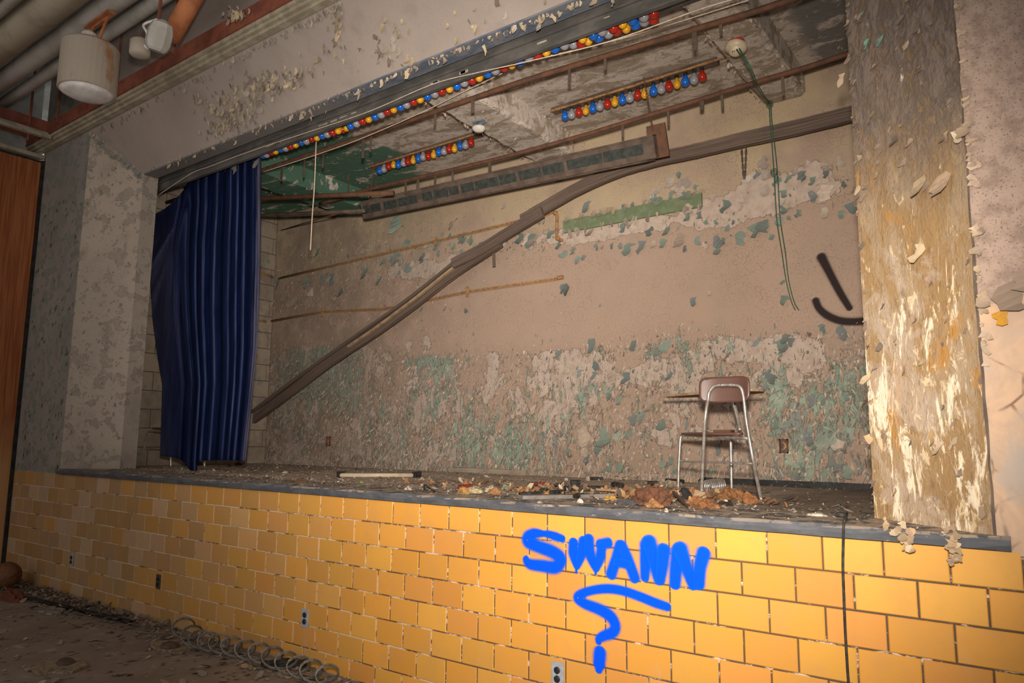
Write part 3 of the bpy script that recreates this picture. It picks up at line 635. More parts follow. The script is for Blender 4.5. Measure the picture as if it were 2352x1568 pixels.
# jambs, flank walls
mb = MB(); nR = Vector((-(YJ), -(XR-XRi), 0)).normalized()
for _ in range(190):
    u = rnd.random(); z_ = 1.15 + 3.0*rnd.random()
    if z_ < 2.4 and rnd.random() < .55: continue
    if rnd.random() < .4: u = abs(rnd.gauss(0, .03))
    p_ = Vector((XRi + (XR-XRi)*u, YJ*(1-u), z_)); L = rnd.uniform(.012, .05)
    chip(mb, p_, nR, (rnd.uniform(-.5, .5), 0, -1), L, L*rnd.uniform(.4, .9), rnd.uniform(.2, 1.3), rnd.choice([(.38,.27,.15), (.34,.25,.18), (.22,.16,.12), (.42,.32,.22), (.3,.225,.18), (.18,.14,.11)]), 3, rnd.uniform(-.6, .6))
for _ in range(120):                                       # ragged inner edge of the right jamb
    z_ = rnd.uniform(1.2, 3.6); L = rnd.uniform(.008, .022); p_ = Vector((XRi+.004, YJ+rnd.uniform(-.004, .02), z_))
    chip(mb, p_, (-.9, -.4, 0), (-.6, -.1, rnd.uniform(-1, .4)), L, L*rnd.uniform(.4, .9), rnd.uniform(0, .8), rnd.choice([(.55,.38,.24), (.58,.46,.32), (.45,.3,.18)]), 2)
for _ in range(46):                                        # along the arris between jamb and wall
    z_ = rnd.uniform(1.7, 3.3); L = rnd.uniform(.012, .05)
    chip(mb, (XR+.004, -.006, z_), (0, -1, 0), (rnd.uniform(.2, 1), 0, rnd.uniform(-.8, .5)), L, L*rnd.uniform(.4, .8), rnd.uniform(.2, 1.0), rnd.choice([(.45,.34,.22), (.5,.38,.28), (.36,.28,.2)]), 3)
nL = Vector((YJ, -(XLi-XL), 0)).normalized()
for _ in range(170):
    u = rnd.random(); z_ = rnd.uniform(1.2, 4.1); p_ = Vector((XL + (XLi-XL)*u, YJ*u, z_)); L = rnd.uniform(.012, .04)
    chip(mb, p_, nL, (rnd.uniform(-.4, .4), 0, -1), L, L*rnd.uniform(.4, .9), rnd.uniform(.1, .9), rnd.choice([(.3,.25,.2), (.22,.18,.15), (.36,.3,.24), (.4,.34,.28)]), 2)
for _ in range(60):                                        # mitre of left jamb and header
    u = rnd.random(); p_ = Vector((XL + (XLi-XL)*u, YJ*u-.003, ZH0 + (ZH1-ZH0)*u - .01)); L = rnd.uniform(.03, .09)
    chip(mb, p_, nL, (0, 0, -1), L, L*.8, rnd.uniform(.1, .6), rnd.choice([(.3,.26,.21), (.36,.31,.25), (.2,.2,.19)]), 2)
for _ in range(150):
    x = rnd.uniform(-4.36, -3.4); z_ = rnd.uniform(1.12, 3.9); L = rnd.uniform(.015, .06)
    chip(mb, (x, -.003, z_), (0, -1, 0), (rnd.uniform(-.3, .3), 0, -1), L, L*rnd.uniform(.3, .7), rnd.uniform(.2, 1), rnd.choice([(.3,.27,.23), (.22,.2,.17), (.15,.15,.13)]), 2)
mb.build('jamb_paint_flakes', MT['chip'], wall_front, kind='stuff')
# large torn pieces, right flank wall and jamb
for (x, y, s, c, pl, cu) in ((2310,690,75,(.27,.2,.15),0,.5),(2292,735,38,(.55,.27,.02),0,.25),(2345,650,60,(.3,.22,.17),0,.6),(2250,700,36,(.44,.33,.235),0,.7),(2238,535,32,(.5,.38,.27),0,.8),(2200,320,40,(.55,.45,.32),0,1.0),
                             (2205,310,34,(.4,.3,.2),0,.6),(2115,440,60,(.55,.42,.27),1,.9),(2165,430,60,(.5,.36,.25),1,.7),(2120,585,50,(.6,.47,.3),1,.5),(2135,650,30,(.5,.36,.25),1,.7),(1938,185,34,(.58,.42,.32),2,.4),(1990,105,24,(.22,.44,.3),1,.2),
                             (2025,100,30,(.2,.4,.3),1,.4),(1985,32,12,(.25,.5,.35),1,.2),(2140,1010,40,(.5,.34,.18),1,.9),(2155,1030,34,(.6,.48,.34),1,.9),(2000,870,36,(.6,.45,.27),2,.8),(1998,1010,26,(.6,.44,.25),2,.5),(2060,325,30,(.14,.11,.09),1,.8),(2095,330,26,(.45,.33,.22),1,1.0)):
    if pl == 0: q = onY(x, y, -.004); nn = Vector((0, -1, 0))
    else:
        d = Vector(ray(x, y)); t = (Vector((XR, 0, 0)) - Vector(CAM_P)).dot(nR)/d.dot(nR); q = Vector(CAM_P)+d*t; nn = nR
    L = s*pxm(q); m_ = MB(); chip(m_, q + Vector((0, 0, L*.5)) + nn*.004, nn, (rnd.uniform(-.5, .5), 0, -1), L, L*rnd.uniform(.6, .9), cu, c, 4, rnd.uniform(-.5, .5))
    m_.build('torn_plaster_piece', MT['chip'], wall_front)
# beams and ceiling of the stage
mb = MB()
for _ in range(520):
    b_ = rnd.choice(((-2.25,-1.82),(.5,.9),(.5,.9),(2.62,2.93),(2.62,2.93))); e_ = rnd.random()
    if e_ < .5: x = rnd.choice((b_[0]+.01, b_[1]-.01)); z_ = 4.0
    elif e_ < .8: x = rnd.uniform(*b_); z_ = 3.999
    else: x = b_[0]-.002 if rnd.random() < .3 else b_[1]+.002; z_ = rnd.uniform(4.02, 4.18)
    y = rnd.uniform(.7, 2.3); L = rnd.uniform(.01, .04)
    chip(mb, (x, y, z_), (0, 0, -1), (rnd.uniform(-1, 1), rnd.uniform(-1, 1), 0), L, L*rnd.uniform(.3, .8), rnd.uniform(.3, 1.5), rnd.choice(PALE + [(.25,.2,.16)]), 2)
for _ in range(700):
    x, y = rnd.uniform(-3.3, 3.8), rnd.uniform(.8, 2.32); L = rnd.uniform(.01, .035)
    chip(mb, (x, y, 4.198), (0, 0, -1), (rnd.uniform(-1, 1), rnd.uniform(-1, 1), 0), L, L*rnd.uniform(.3, .8), rnd.uniform(.2, 1.2), rnd.choice(PALE + [(.25,.2,.16), (.2,.17,.14)]), 2)
mb.build('ceiling_paint_flakes', MT['chip'], ceil, kind='stuff')
# lumps of fallen plaster stuck to the lip at the right
for i, pts in enumerate((((2040,1205),(2060,1222),(2075,1240),(2068,1212),(2090,1222),(2088,1245),(2087,1262)), ((2178,1218),(2192,1235),(2186,1255),(2198,1262),(2192,1282),(2190,1292)))):
    m_ = MB()
    for (x, y) in pts:
        for _ in range(4):
            q = onY(x + rnd.gauss(0, 5), y + rnd.gauss(0, 4), -.042); L = rnd.uniform(.014, .034)
            chip(m_, q + Vector((0, 0, L*.5)), (0, -1, .2), (rnd.uniform(-.6, .6), 0, -1), L, L*.9, rnd.uniform(-.2, .9), rnd.choice([(.50,.39,.26), (.40,.28,.17), (.33,.235,.15)]), 3)
    o = m_.build('plaster_lump', MT['chip'])
    tag(o, ('cream lump of peeled plaster hanging over the slate lip, nearer the stage opening' if i == 0 else 'tan dangling strip of plaster over the lip, below the rightmost stained jamb edge'), 'plaster', 'plaster hanging over the stage lip')

# ------------------------------------------------------------------ graffiti
def ribbon(mb_soft, plane, pts, w, sub=7):
    """soft-edged brush stroke lying on a vertical plane; pts in picture coordinates, w in picture pixels (number or list)"""
    base, off = plane
    P = [onY(x, y, base) for x, y in pts]; S = smooth_path(P, sub); n = len(S)
    ws = w if isinstance(w, (list, tuple)) else [w]*len(pts)
    k0 = pxm(P[len(P)//2]); L = []
    for i in range(n):
        t = i/(n-1)*(len(ws)-1); a = int(min(t, len(ws)-2)) if len(ws) > 1 else 0
        wi = ws[a] + (ws[min(a+1, len(ws)-1)] - ws[a])*(t-a); L.append(wi*k0)
    prof = ((-1.75, 0), (-1.25, .13), (-.92, .42), (-.6, .95), (0, 1.0), (.6, .95), (.92, .42), (1.25, .13), (1.75, 0))
    vs, soft, fs = [], [], []
    def row(c, sd, wi, fade):
        for (u, s) in prof: vs.append(c + sd*(u*wi*.70)); soft.append(s*fade)
    tang = lambda i: (S[min(i+1, n-1)] - S[max(i-1, 0)]).normalized()
    rows = []
    d0 = tang(0); s0 = Vector((d0.z, 0, -d0.x)); 
    for k in range(4, 0, -1):
        a = k/4*math.pi/2; rows.append((S[0] - d0*(math.sin(a)*L[0]*.6), s0, L[0]*max(math.cos(a), .12), 1 - (k/4)**2))
    for i in range(n): d = tang(i); rows.append((S[i], Vector((d.z, 0, -d.x)), L[i], 1.0))
    d1 = tang(n-1); s1 = Vector((d1.z, 0, -d1.x))
    for k in range(1, 5):
        a = k/4*math.pi/2; rows.append((S[-1] + d1*(math.sin(a)*L[-1]*.6), s1, L[-1]*max(math.cos(a), .12), 1 - (k/4)**2))
    for k, (c, sd, wi, fd) in enumerate(rows): row(c + Vector((0, off - k*3e-5, 0)), sd, wi, fd)
    m_ = len(prof); bad = []
    for i in range(len(rows)-1):
        for j in range(m_-1):
            f_ = (i*m_+j, i*m_+j+1, (i+1)*m_+j+1, (i+1)*m_+j); nn_ = (vs[f_[2]]-vs[f_[0]]).cross(vs[f_[3]]-vs[f_[1]])
            if nn_.y > 0 or nn_.length < 1e-9: fs.append(f_)
            else: bad.append(f_)
    if len(bad) > len(fs): fs = bad
    b = len(mb_soft[0]); mb_soft[0].extend(vs); mb_soft[1].extend(soft); mb_soft[2].extend([tuple(b+q for q in f) for f in fs])
def paint(name, strokes, base, off, mat, parent, conv):
    acc = ([], [], [])
    for i, (pts, w) in enumerate(strokes):
        ribbon(acc, (base, off - i*.0004), [conv(*q) for q in pts], w)
    me = bpy.data.meshes.new(name); me.from_pydata([tuple(v) for v in acc[0]], [], acc[2])
    at = me.attributes.new('soft', 'FLOAT', 'POINT'); at.data.foreach_set('value', np.array(acc[1], dtype=np.float32))
    return link(name, me, mat, parent)
cv = lambda x, y: (1200 + x*.2551, 1168 + y*.2551)
GL = [('graffiti_letter', [([(365,270),(300,248),(235,228),(180,222)], [11,13,11,8]), ([(180,222),(110,222),(55,255),(55,298),(150,340),(260,380),(338,430),(345,480),(295,525),(180,512),(70,495),(35,450)], [10,16,20,19,19,20,20,19,19,18,16,12])]),
      ('graffiti_letter', [([(462,300),(462,400),(492,520)], [16,18,10]), ([(492,520),(530,420),(555,290)], [10,16,18]), ([(600,270),(610,400),(665,540)], [18,19,11]), ([(665,540),(705,430),(715,330)], [11,17,15]), ([(700,320),(780,305)], 16), ([(490,530),(489,570)], 4), ([(664,545),(664,585)], 4)]),
      ('graffiti_letter', [([(800,590),(850,440),(885,330)], [18,17,19]), ([(890,330),(950,450),(1015,625)], [19,18,17]), ([(850,480),(960,500)], 14)]),
      ('graffiti_letter', [([(1120,330),(1110,480),(1105,620)], [22,18,14]), ([(1140,300),(1190,470),(1235,640)], [26,22,18]), ([(1275,365),(1262,500),(1240,640)], [22,20,16])]),
      ('graffiti_letter', [([(1405,380),(1385,540),(1375,680)], [22,20,18]), ([(1420,360),(1480,530),(1540,690)], [26,20,16]), ([(1635,395),(1600,530),(1590,680)], [22,20,19])])]
graff = []
for nm, st in GL: graff.append(paint(nm, [(p_, [v*1.18 for v in w] if isinstance(w, list) else w*1.18) for p_, w in st], 0.0, -.0030, MT['spray_blue'], apron, cv))
paint('graffiti_question_mark', [([(1310,882),(1200,845),(1050,785),(900,735),(760,718),(620,735),(525,770),(500,805),(560,850),(700,905),(800,970),(840,1050),(815,1110),(740,1140),(698,1165),(690,1195)], [14,16,16,16,16,15,16,17,18,20,21,20,19,17,15,12]),
       ([(702,1285),(697,1340),(694,1395)], [24,25,22]), ([(694,1400),(690,1450)], [22,14])], 0.0, -.0030, MT['spray_blue'], apron, cv)
idt = lambda x, y: (x, y)
paint('graffiti_stroke', [([(1887,590),(1905,625),(1930,672),(1952,708)], [17,14,13,11])], D, -.010, MT['spray_black'], wall_back, idt)
paint('graffiti_hook', [([(1874,690),(1882,708),(1900,724),(1928,736),(1960,739),(2000,736)], [13,13,14,14,14,14])], D, -.010, MT['spray_black'], wall_back, idt)

# ------------------------------------------------------------------ outlets on the apron
for (x, y, w, hh, mat, lab) in ((701,1419,.068,.112,'plate','pale steel outlet plate in the tiled apron left of the blue graffiti'), (364,1335,.062,.108,'darkplate','dark brown outlet plate low on the tiled apron'),
                                (165,1285,.062,.108,'plate','small pale outlet plate nearest the wood panelling on the tiled apron'), (1281,1548,.07,.115,'plate','steel outlet plate under the dot of the blue question mark')):
    q = onY(x, y, -.002); t = empty('wall_outlet', lab, 'outlet', (q.x, -.001, q.z))
    mb = MB(); mb.box((-w/2, -.006, -hh/2), (w/2, .001, hh/2), .0025); mb.build('plate', MT[mat], t)
    for s_ in (-1, 1):
        mb = MB(); mb.lathe([(.0165, 0), (.0165, .006), (.014, .008)], 14, Matrix.Translation((0, -.005, s_*.020)) @ Matrix.Rotation(math.pi/2, 4, 'X')); sk = mb.build('socket', MT['socket'], t)
        mb = MB()
        for e_ in (-1, 1): mb.box((e_*.006-.001, -.0136, s_*.020-.003), (e_*.006+.001, -.0128, s_*.020+.005))
        mb.build('slot', MT['black'], sk)
    mb = MB(); mb.lathe([(.003, 0), (.003, .002)], 8, Matrix.Translation((0, -.006, 0)) @ Matrix.Rotation(math.pi/2, 4, 'X')); mb.build('screw', MT['chrome'], t)

# black cable over the lip
pts = [onZ(1945, 1178, ZS+.01), onY(1941, 1190, -.01), onY(1938, 1205, -.040)] + [onY(x, y, -.030) for x, y in ((1937,1240),(1936,1300),(1938,1360),(1941,1440),(1945,1510),(1949,1568))]
end = pts[-1]; pts += [Vector((end.x+.01, -.04, .3)), Vector((end.x+.02, -.06, .012)), Vector((end.x+.12, -.25, .008))]
mb = MB(); mb.tube(smooth_path(pts, 5), .0052, 7); tag(mb.build('hanging_cable', MT['rubber'], smooth=True), 'black cable hanging over the stage lip down the tiles', 'cable')
q = onZ(1933, 1187, ZS+.008); mb = MB(); mb.lathe([(.001,0),(.02,.002),(.022,.014),(.012,.022)], 10, Matrix.Translation(q)); tag(mb.build('cable_plug', MT['rubber'], smooth=True), 'black lump of cable end on the stage edge by the stained jamb', 'plug')

# ------------------------------------------------------------------ curtain
def interp(tab, v):
    for (a, b), (c, d) in zip(tab, tab[1:]):
        if v <= c: return b + (d-b)*max(0, (v-a))/(c-a)
    return tab[-1][1]
cl = [(470,357),(560,347),(640,346),(720,350),(800,360),(880,374),(960,372),(1050,369)]
cr = [(355,599),(600,597),(800,590),(950,575),(1060,564)]
ct = [(0,492),(.10,478),(.20,458),(.30,425),(.335,405),(.36,398),(.5,388),(.72,373),(.86,364),(1,358)]
cbt = [(0,1046),(.18,1051),(.26,1058),(.36,1082),(.42,1080),(.45,1058),(.7,1056),(1,1058)]
NU, NV = 210, 70; vs = []; rid = []; dus = []
for j in range(NV+1):
    v = j/NV
    for i in range(NU+1):
        u = i/NU; yt, yb = interp(ct, u), interp(cbt, u); y = yt + (yb-yt)*v
        x = interp(cl, max(y, 470)) * (1-u) + interp(cr, y)*u
        fan = max(0, .36-u)/.36
        ph = u*2*math.pi*10.5 + 1.5*math.sin(u*15+.6) + .5*math.sin(3*v+u*9) - fan*5.0*v**1.1
        wf = min(1, fan*2.2)**1.5; ang = math.atan2(y - 418, x - 462); ph = ph*(1-wf) + wf*(ang*13 + .8*math.sin(ang*9))
        am = .045*(1-.6*fan*(1-v)) * (.6+.4*math.sin(u*21+1.0))
        f = math.sin(ph) + .45*math.sin(2.3*ph+1.3) + .2*math.sin(5.1*ph)
        bag = -.10*fan*math.sin(math.pi*min(1, v*1.3))
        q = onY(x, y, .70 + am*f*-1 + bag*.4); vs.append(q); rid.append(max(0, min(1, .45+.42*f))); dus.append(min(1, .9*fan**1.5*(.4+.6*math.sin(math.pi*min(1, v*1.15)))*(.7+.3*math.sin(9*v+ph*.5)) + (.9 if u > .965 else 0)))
fs = [(j*(NU+1)+i, j*(NU+1)+i+1, (j+1)*(NU+1)+i+1, (j+1)*(NU+1)+i) for j in range(NV) for i in range(NU)]
me = bpy.data.meshes.new('stage_curtain'); me.from_pydata([tuple(v) for v in vs], [], fs)
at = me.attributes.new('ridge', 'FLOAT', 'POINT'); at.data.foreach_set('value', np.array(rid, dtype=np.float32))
at = me.attributes.new('nap', 'FLOAT', 'POINT'); at.data.foreach_set('value', np.array(dus, dtype=np.float32))
cur = empty('stage_curtain', 'torn navy velvet stage curtain hanging at the left of the opening', 'curtain', (-2.3, .70, 1.2))
def shift(o, par):  # keep world coordinates under a placed Empty
    o.parent = par; o.matrix_parent_inverse = Matrix.Translation(par.location).inverted()
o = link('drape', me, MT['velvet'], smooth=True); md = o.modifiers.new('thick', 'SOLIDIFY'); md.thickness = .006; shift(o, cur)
for u in (.40, .52, .64, .76, .88, .97):
    x = interp(cr, 380)*u + 357*(1-u); q = onY(x, interp(ct, u)-2, .70); mb = MB(); mb.tube([q + Vector((.012*math.cos(a), .004*math.sin(a), .012*math.sin(a)+.004)) for a in np.linspace(0, 2*math.pi, 11)], .0022, 5); shift(mb.build('curtain_ring', MT['rust']), cur)
for (x, y, s) in ((540,392,26),(590,378,24)):
    q = onY(x, y, .64); m_ = MB(); L = s*pxm(q); chip(m_, q + Vector((0, 0, L*.5)), (0, -1, 0), (.2, 0, -1), L, L*.9, .4, (.28, .25, .2), 3); m_.c = [(.26,.24,.2)]*len(m_.v); o = m_.build('torn_lining', MT['chip']); shift(o, cur)

# ------------------------------------------------------------------ border lights
def bulb_meshes():
    out = {}
    prof = [(.0125,.048),(.0145,.040),(.020,.026),(.0275,.012),(.0315,-.002),(.0305,-.016),(.024,-.028),(.013,-.036),(.003,-.039)]
    for c in ('blue', 'red', 'yellow', 'grey'):
        mb = MB(); k = .9 if c == 'yellow' else 1.06
        mb.lathe([(r*k, z_) for r, z_ in prof], 16, Matrix.Identity(4)); me = mb.mesh('light_bulb'); me.materials.append(MT['bulb_'+c])
        me.polygons.foreach_set('use_smooth', [True]*len(me.polygons)); out[c] = me
    mb = MB(); mb.lathe([(.0155,.046),(.0155,.072),(.019,.074),(.019,.088)], 10, Matrix.Identity(4)); s_ = mb.mesh('socket'); s_.materials.append(MT['socket'])
    return out, s_
BM, SM = bulb_meshes()
NAME = {'b': 'blue', 'g': 'grey', 'r': 'red', 'y': 'yellow'}
def put_bulb(par, q, c, tilt=(0, 0, 0)):
    o = bpy.data.objects.new('light_bulb', BM[NAME[c]]); COL.objects.link(o); o.location = q; o.rotation_euler = tilt; o.parent = par; o['label'] = {'b': 'blue bulb', 'g': 'frosted grey bulb', 'r': 'red bulb', 'y': 'amber bulb'}[c]
    o.matrix_parent_inverse = Matrix.Translation(par.location).inverted()
    s_ = bpy.data.objects.new('socket', SM); COL.objects.link(s_); s_.parent = o
    return o
# long front trough behind the header
bl = empty('border_light', 'long dark border light with a row of coloured bulbs behind the proscenium header', 'stage light', (0, .6, 4.0))
mb = MB(); mb.box((XLi-.35, .535, 3.905), (XRi-.0, .548, 4.055)); mb.box((XLi-.35, .548, 4.03), (XRi, .655, 4.055)); mb.box((XLi-.35, .525, 3.900), (XRi, .556, 3.914)); mb.box((XLi-.35, .52, 3.985), (XRi, .535, 3.998))
shift(mb.build('trough', MT['trough']), bl)
for _ in range(14):
    x = rnd.uniform(-1.5, 3.0); mb = MB(); mb.box((x, .5335, rnd.uniform(3.945, 3.96)), (x+rnd.uniform(.04, .09), .535, 3.966)); shift(mb.build('paper_label', MT['cream']), bl)
zb = [(15,1390,'b'),(50,1385,'g'),(92,1365,'r'),(135,1357,'y'),(178,1335,'b'),(223,1328,'g'),(267,1312,'r'),(315,1298,'y'),(360,1275,'b'),(410,1265,'g'),(455,1245,'r'),(507,1235,'y'),(550,1215,'b'),(598,1203,'g'),(645,1187,'r'),(697,1172,'y'),
      (807,1128,'b'),(862,1107,'g'),(915,1085,'r'),(972,1068,'y'),(1028,1045,'b'),(1083,1025,'g'),(1138,1000,'r'),(1197,980,'y'),(1255,957,'b'),(1312,935,'g'),(1372,910,'r'),(1435,890,'y'),(1500,862,'b'),(1565,840,'g'),(1627,815,'r'),(1700,795,'y'),
      (1763,768,'b'),(1830,738,'g'),(1900,715,'r'),(1967,695,'y'),(2040,655,'b'),(2110,630,'g'),(2185,600,'r'),(2260,580,'y'),(2330,550,'b')]
z3b = [(60,515,'g'),(140,490,'r'),(218,465,'y'),(295,430,'b'),(380,400,'g'),(545,345,'y'),(640,310,'b'),(720,275,'g'),(820,245,'r'),(905,210,'y'),(995,175,'b'),(1095,145,'g'),(1182,115,'r')]
z3c = [(460,390,'g'),(530,385,'r'),(595,362,'y'),(690,330,'b'),(775,295,'g'),(850,270,'r'),(937,250,'y'),(1018,215,'b'),(1098,185,'g'),(1182,165,'r')]
for (x, y, c) in zb: put_bulb(bl, onY(600+x*.2551, y*.2551, .64), c, (-.55, 0, 0))
for (x, y, c) in z3b: put_bulb(bl, onY(1200+x*.2551, y*.2551, .64), c, (-.55, 0, 0))
for (x, y, c) in z3c + [(-2265+x, y, c) for x, y, c in ((2265-2352+735+0,1160,'r'),)][:0]: put_bulb(bl, onY(1200+x*.2551, y*.2551, .71), c, (-.3, 0, 0))
for (x, y, c) in ((735,1160,'r'),(770,1145,'y')): put_bulb(bl, onY(600+x*.2551, y*.2551, .71), c, (-.3, 0, 0))
mb = MB(); mb.box((-1.42, .62, 3.99), (2.75, .74, 4.031)); shift(mb.build('lamp_holder_strip', MT['trough']), bl)
# two ceiling strips further back
for (pts, lab) in (([(872+0,392,'b'),(882,388,'g'),(893,382,'r'),(904,378,'y'),(915,378,'b'),(927,374,'g'),(937,371,'r'),(949,368,'y'),(961,364,'b'),(972,360,'g'),(984,358,'r'),(996,355,'y'),(1008,349,'b'),(1020,347,'g'),(1032,342,'r'),(1044,341,'y'),(1057,335,'b'),(1069,333,'g'),(1082,327,'r')],
                    'short strip of coloured bulbs under the stage ceiling nearer the curtain'),
                   ([(1200+x*.2551, y*.2551, c) for x, y, c in ((385,1045,'b'),(442,1030,'g'),(508,1010,'r'),(571,995,'y'),(635,975,'b'),(697,955,'g'),(765,935,'r'),(831,918,'y'),(900,898,'b'),(967,880,'g'),(1037,855,'r'),(1100,845,'y'),(1180,818,'b'),(1250,800,'g'),(1319,775,'r'),(1392,755,'y'),(1466,733,'b'),(1546,715,'g'),(1619,688,'r'))],
                    'short strip of coloured bulbs under the stage ceiling nearer the smoke alarm')):
    W_ = [onY(x, y, 1.8) for x, y, c in pts]; a, b = W_[0], W_[-1]
    t = empty('bulb_strip', lab, 'stage light', ((a.x+b.x)/2, 1.8, 4.15), 'bulb strips under the stage ceiling')
    for q, (x, y, c) in zip(W_, pts): put_bulb(t, q, c, (rnd.uniform(-.12, .05), rnd.uniform(-.06, .06), 0))
    mb = MB(); mb.box((a.x-.12, 1.765, 4.165), (b.x+.12, 1.84, 4.199)); shift(mb.build('housing', MT['brownbox']), t)
    mb = MB(); mb.bar((a.x-.12, 1.758, 4.162), (b.x+.25, 1.758, 4.166), .012, .012, jit=.3, n=30); shift(mb.build('rusted_lip', MT['rustpipe']), t)

# ------------------------------------------------------------------ pipes, battens and fallen lighting bar
def pipe(name, pts, r, mat, lab, cat='pipe', seg=8, group=None, sub=1):
    mb = MB(); mb.tube(smooth_path(pts, sub) if sub > 1 else pts, r, seg); return tag(mb.build(name, MT[mat], smooth=True), lab, cat, group)
p1 = pipe('batten_pipe', [Vector((-3.5, .9, 3.99))] + [onY(x, y, .9) for x, y in ((600,392),(800,325),(1000,256),(1200,187),(1400,126),(1600,66),(1800,5))] + [Vector((3.95, .9, 3.93))], .02, 'rust', 'rusty batten pipe spanning the stage just behind the front bulbs', sub=3)
p2 = pipe('batten_pipe', [onY(x, y, 1.72) for x, y in ((735,468),(790,452),(842,436))] + [onY(x, y, 1.72) for x, y in ((960,408),(1120,370),(1290,325),(1500,262),(1700,200),(1940,126))] + [Vector((3.95, 1.72, 4.0))], .019, 'rust', 'rusty batten pipe spanning the stage near the back wall', sub=3)
p3 = pipe('fallen_pipe', [Vector((-3.49, 1.4, 4.13))] + [onY(x, y, 1.4) for x, y in ((598,456),(720,450),(903,443))], .024, 'rust', 'rusty pipe with a free end hanging left of the fallen light box')
p4 = pipe('fallen_pipe', [Vector((-3.49, 1.62, 3.93))] + [onY(x, y, 1.62) for x, y in ((598,494),(720,489),(838,484))], .02, 'brownbox', 'dark brown pipe reaching the left end of the fallen light box')
pipe('rod', [onY(x, y, Y) for x, y, Y in ((645,529,D-.008),(700,512,2.05),(772,492,1.66))], .006, 'rust', 'thin rusty rod slanting below the fallen pipes at the left', 'rod', 6)
# stubs under the pipes: hangers and cast shadows, both built as dark bars
for k, (x, y, dy, Y, par) in enumerate(((648,375,40,.9,p1),(700,360,46,.9,p1),(743,345,38,.9,p1),(835,312,50,.9,p1),(852,306,42,.9,p1),(1000,256,30,.9,p1),(1086,226,32,.9,p1),(1308,155,38,.9,p1),(1390,130,28,.9,p1),(1595,68,46,.9,p1),(1655,50,28,.9,p1),
                             (932,415,30,1.72,p2),(960,408,26,1.72,p2),(1000,400,24,1.72,p2),(1040,390,24,1.72,p2),(1125,370,22,1.72,p2),(1430,283,30,1.72,p2),(1535,252,36,1.72,p2),(1612,228,22,1.72,p2),(1658,213,36,1.72,p2),(1797,172,46,1.72,p2))):
    q = onY(x, y, Y); L = dy*pxm(q); mb = MB(); mb.bar(q + Vector((0, -.0, -.012)), q + Vector((rnd.uniform(-.004, .004), 0, -.012-L)), .018 if k % 3 else .03, .006, up=(0, 1, 0)); mb.build('hanger', MT['brownbox'], par)
def chain(name, a, b, mat, lab, n=None, par=None, loop=.011):
    a, b = Vector(a), Vector(b); L = (b-a).length; n = n or int(L/.026); d = (b-a).normalized(); s0 = d.cross(Vector((0, 1, 0))).normalized(); s1 = d.cross(s0).normalized(); mb = MB()
    for k in range(n):
        c = a + (b-a)*((k+.5)/n); s_ = s0 if k % 2 else s1; hl = L/n*.68
        ring_ = [c + d*(hl*math.cos(t)) + s_*(loop*.62*math.sin(t)) for t in np.linspace(0, 2*math.pi, 9)]; mb.tube(ring_, .0026, 4, False)
    o = mb.build(name, MT[mat], par)
    if lab: tag(o, lab, 'chain')
    return o
# fallen light box
fb = empty('fallen_light_box', 'long brown light box with dark gel windows hung on chains before the back wall', 'stage light', (0.35, 1.8, 3.62))
A, B_ = onY(842, 482, 1.82), onY(1512, 335, 1.82); ax_ = (B_-A).normalized(); hv = Vector((0, .35, 1)).normalized()
mb = MB(); mb.bar(A, B_, .14, .17, up=(0, -.40, 1), jit=.01, n=10); shift(mb.build('box', MT['brownbox']), fb)
sdv = ax_.cross(Vector((0, -.40, 1))).normalized(); upv = sdv.cross(ax_).normalized()
if sdv.y > 0: fr = -sdv
else: fr = sdv
mb = MB(); mb.bar(A - upv*.082 - ax_*.01 - fr*.06, B_ - upv*.092 - ax_*.1 - fr*.06, .16, .016, up=upv, jit=.02, n=8); shift(mb.build('lower_flange', MT['brownbox']), fb)
mb = MB(); mb.bar(A + upv*.083 + fr*.01, B_ + upv*.083 + fr*.01, .15, .012, up=upv, jit=.02, n=8); shift(mb.build('upper_flange', MT['brownbox']), fb)
L = (B_-A).length
for (a, b) in ((.01,.035),(.04,.085),(.10,.155),(.16,.24),(.262,.30),(.305,.36),(.365,.40),(.41,.455),(.46,.54),(.545,.60),(.61,.68),(.685,.75),(.76,.86),(.865,.97)):
    m_ = MB(); m_.bar(A + ax_*(a*L) + fr*.0695, A + ax_*(b*L) + fr*.0695, .006, .078, up=upv, jit=.06, n=2); shift(m_.build('gel_window', MT['window']), fb)
mb = MB(); mb.bar(B_ + ax_*.004 + upv*.16, B_ + ax_*.004 - upv*.09, .02, .15, up=ax_); shift(mb.build('end_plate', MT['rust']), fb)
chain('chain', onY(1467, 112, 1.735), onY(1500, 300, 1.74), 'rust', 'rusty chain holding the right end of the fallen light box')
pipe('hanger_rod', [onY(868, 312, 1.735), onY(848, 470, 1.74)], .006, 'rust', 'rusty rod holding the left end of the fallen light box', 'rod', 6)
chain('chain', onY(801, 400, 1.6), onY(800, 440, 1.6), 'rust', 'short rusty chain above the broken pipe end at the left')

